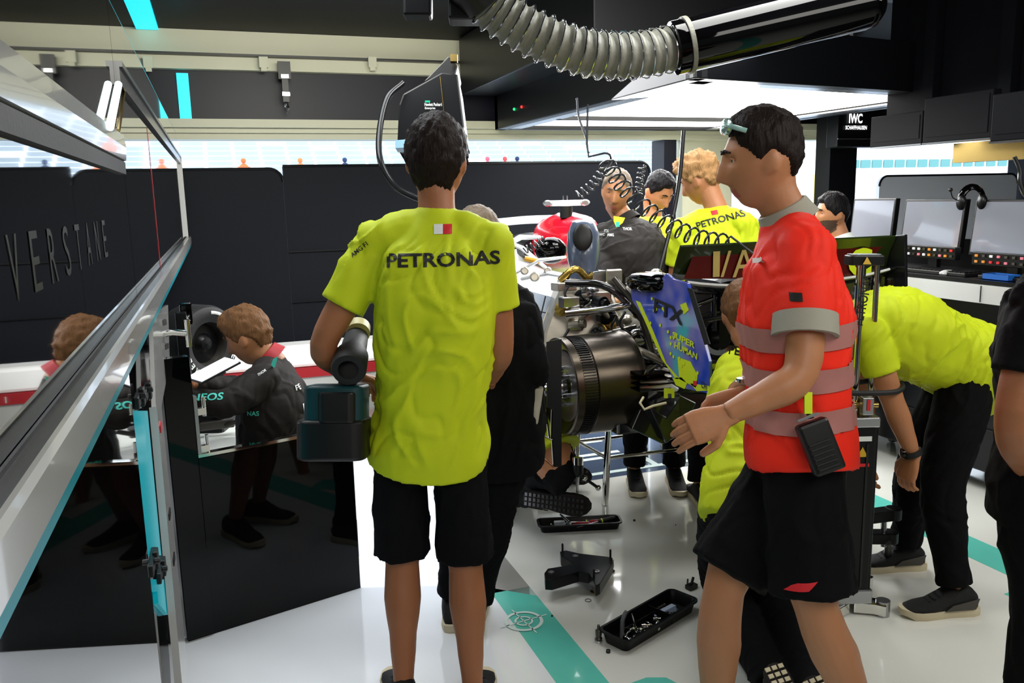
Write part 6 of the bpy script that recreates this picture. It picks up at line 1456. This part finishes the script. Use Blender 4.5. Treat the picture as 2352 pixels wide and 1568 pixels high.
# sandy-haired man in yellow seen from behind
J = dict(head=P(1610, 416, 4.14), hf=-R_*.75+Fv*.6-UP*.35, hu=UP-R_*.15, neck=P(1648, 484, 4.12), pel=P(1660, 775, 4.18), chest=P(1650, 620, 4.12),
         shL=P(1572, 530, 4.12), shR=P(1712, 522, 4.06), elL=P(1550, 660, 4.2), elR=P(1742, 650, 4.05), wrL=P(1540, 720, 4.4), wrR=P(1700, 720, 4.3), toeL=Fv, toeR=Fv, front=Fv)
hips(J, R_)
for s_, dx in (('L', -.1), ('R', .1)):
    J['an'+s_] = J['pel']*np.array([1, 1, 0])+R_*dx+UP*.085; J['kn'+s_] = (J['hip'+s_]+J['an'+s_])/2+Fv*.03
C7 = person('curly sandy-haired man in yellow jersey seen from behind at the far side of the car', J, hair=('curly', 'hair_light'), shirt='yellow', legwear=('trousers', 'cloth', 1.9), seed=8, shoes=dict(), hands={'L': dict(d=Fv, n=-UP, side=-1), 'R': dict(d=Fv, n=-UP, side=1)})
decal('back_lettering', 'PETRONAS', C7['shirt'], P(1672, 502+3, 3.9), unit(R_+UP*.26), UP, .032, 'print_black', C7['root'], width=.235, cuts=22)
decal('flag_patch', '', C7['shirt'], P(1660, 489, 3.9), unit(R_+UP*.2), UP, .02, 'print_red', C7['root'], shape=rect_shape(.03, .02), cuts=3)
# bearded man in black suit
J = dict(head=P(1912, 492, 5.0), hf=-R_-Fv*.10-UP*.05, hu=UP, neck=P(1935, 558, 5.0), pel=P(1945, 800, 5.05), chest=P(1940, 650, 5.0),
         shL=P(1950, 590, 4.84), shR=P(1935, 585, 5.18), elL=P(1955, 690, 4.8), elR=P(1930, 690, 5.2), wrL=P(1900, 730, 4.8), wrR=P(1890, 730, 5.2), toeL=-R_, toeR=-R_, front=-R_)
J['hipL'] = J['pel']-Fv*.09; J['hipR'] = J['pel']+Fv*.09
for s_, dx in (('L', -.1), ('R', .1)):
    J['an'+s_] = J['pel']*np.array([1, 1, 0])+Fv*dx+UP*.085; J['kn'+s_] = (J['hip'+s_]+J['an'+s_])/2-R_*.03
person('bearded man in black suit and white collar standing in front of the monitors', J, hair=('short', 'hair_black'), shirt='cloth', jacket=True, sleeve=1.9, legwear=('trousers', 'cloth', 1.9), seed=9, beard=True, collar='print_white', shoes=dict(), hands={'L': dict(d=-R_, n=-UP, side=1), 'R': dict(d=-R_, n=-UP, side=-1)})
# kneeling man in yellow, partly hidden by the red-shirted man
J = dict(head=P(1712, 725, 2.98), hf=Fv+R_*.25-UP*.35, hu=UP+Fv*.2, neck=P(1742, 808, 2.90), pel=P(1742, 1120, 2.72), chest=P(1750, 905, 2.84),
         shL=P(1688, 850, 2.90), shR=P(1815, 860, 2.86), elL=P(1676, 945, 3.08), elR=P(1810, 980, 3.05), wrL=P(1700, 950, 3.25), wrR=P(1780, 960, 3.25), front=Fv)
hips(J, R_)
kL, kR = G(1668, 1395), G(1775, 1400); J['knL'] = kL+UP*.06+Fv*.12; J['knR'] = kR+UP*.06+Fv*.06
J['anL'] = P(1800, 1508, 2.42)*np.array([1, 1, 0])+UP*.10; J['anR'] = P(1890, 1550, 2.36)*np.array([1, 1, 0])+UP*.10
J['toeL'] = -UP*.55-Fv*.75+R_*.25; J['toeR'] = -UP*.55-Fv*.7+R_*.3; J['fupL'] = Fv*-.0-UP*1+Fv*.9; J['fupR'] = J['fupL']
C9 = person('man in yellow jersey kneeling with his back turned beside the rear wing', J, hair=('short', 'hair_brown'), shirt='yellow', legwear=('trousers', 'cloth', 1.9), seed=10, shirt_low=.12, grow=(.010, .02), shoes=dict(upper='shoe', sole='suit', tread='sole_white'), face=False, hands={'L': dict(d=Fv, n=-UP, side=-1), 'R': dict(d=Fv, n=-UP, side=1)})
decal('back_lettering', 'PETRONAS', C9['shirt'], P(1757, 822, 2.7), unit(R_-UP*.12), UP, .032, 'print_black', C9['root'], width=.18, cuts=20)
# bent-over man in yellow at the right
J = dict(head=P(1870, 800, 3.15), hf=-R_*.6-UP*.9, hu=-R_*.8+UP*.4, neck=P(1935, 742, 3.18), pel=P(2215, 830, 3.28), chest=P(2050, 755, 3.20),
         shL=P(1995, 770, 3.05), shR=P(1975, 755, 3.38), elL=P(2052, 925, 3.06), elR=P(1985, 925, 3.42), wrL=P(2098, 1048, 3.08), wrR=P(1985, 1040, 3.25),
         knL=P(2160, 1115, 3.16), knR=P(2105, 1080, 3.4), front=-R_)
J['hipL'] = P(2222, 872, 3.19); J['hipR'] = P(2195, 865, 3.37)
J['anL'] = G(2190, 1408)+UP*.085; J['anR'] = G(2075, 1305)+UP*.085; J['toeL'] = -R_*1-Fv*.05; J['toeR'] = -R_*1-Fv*.02
C10 = person('man in yellow jersey and black jeans bending forward with a hand on his knee', J, hair=('short', 'hair_dark'), shirt='yellow', legwear=('jeans', 'denim', 1.92), seed=11, sleeve=.55, shirt_low=.12, grow=(.030, .046), face=False, shoes=dict(stripe='dark_alu'),
             hands={'L': dict(d=-UP*.9-R_*.25, n=R_*.6+Fv*.3, side=-1, curl=.6), 'R': dict(d=-UP, n=R_, side=1, curl=.6)})
decal('shoulder_lettering', 'PETRONAS', C10['shirt'], P(1982, 690, 2.8), unit(UP+R_*.16), unit(-R_+UP*.16), .034, 'print_black', C10['root'], width=.17, cuts=16)
t = thing('wristwatch', 'black watch on the wrist of the bending man', 'watch', J['wrL'])
dv = unit(J['wrL']-J['elL']); mb = MB(); mb.lathe(J['wrL']-dv*.015, dv, [(-.010, .031), (-.010, .036), (.010, .036), (.010, .031)], 20); mb.build('strap', 'rubber', t, smooth=True)
mb = MB(); mb.lathe(J['wrL']-dv*.015-R_*.03, -R_, [(0, .018), (.010, .017), (.011, .014)], 18); mb.build('dial', 'black_gloss', t, smooth=True)
# black-shirted person cut by the right edge
J = dict(head=P(2500, 400, 1.85), hf=-R_*.8+Fv*.5, hu=UP, neck=P(2490, 560, 1.85), pel=P(2480, 1080, 1.95), chest=P(2485, 760, 1.87),
         shL=P(2400, 690, 1.80), shR=P(2590, 690, 1.95), elL=P(2322, 985, 1.80), elR=P(2600, 1000, 1.95), wrL=P(2395, 1130, 1.98), wrR=P(2560, 1150, 2.1), toeL=-R_*.7+Fv*.7, toeR=-R_*.7+Fv*.7, front=-R_)
hips(J, R_)
J['knL'] = P(2410, 1370, 1.95); J['knR'] = P(2560, 1370, 2.0); J['anL'] = J['knL']*np.array([1, 1, 0])+UP*.085-R_*.0; J['anR'] = J['knR']*np.array([1, 1, 0])+UP*.085
person('person in black T-shirt cut off by the right edge, only arm and trouser leg showing', J, hair=('short', 'hair_dark'), skin='skin_tan', shirt='cloth', legwear=('trousers', 'cloth', 1.93), seed=12, shoes=dict(), sleeve=.58, hands={'L': dict(d=-UP*.6+Fv*.4+R_*.4, n=R_, side=-1, curl=.5), 'R': dict(d=-UP, n=-R_, side=1)})
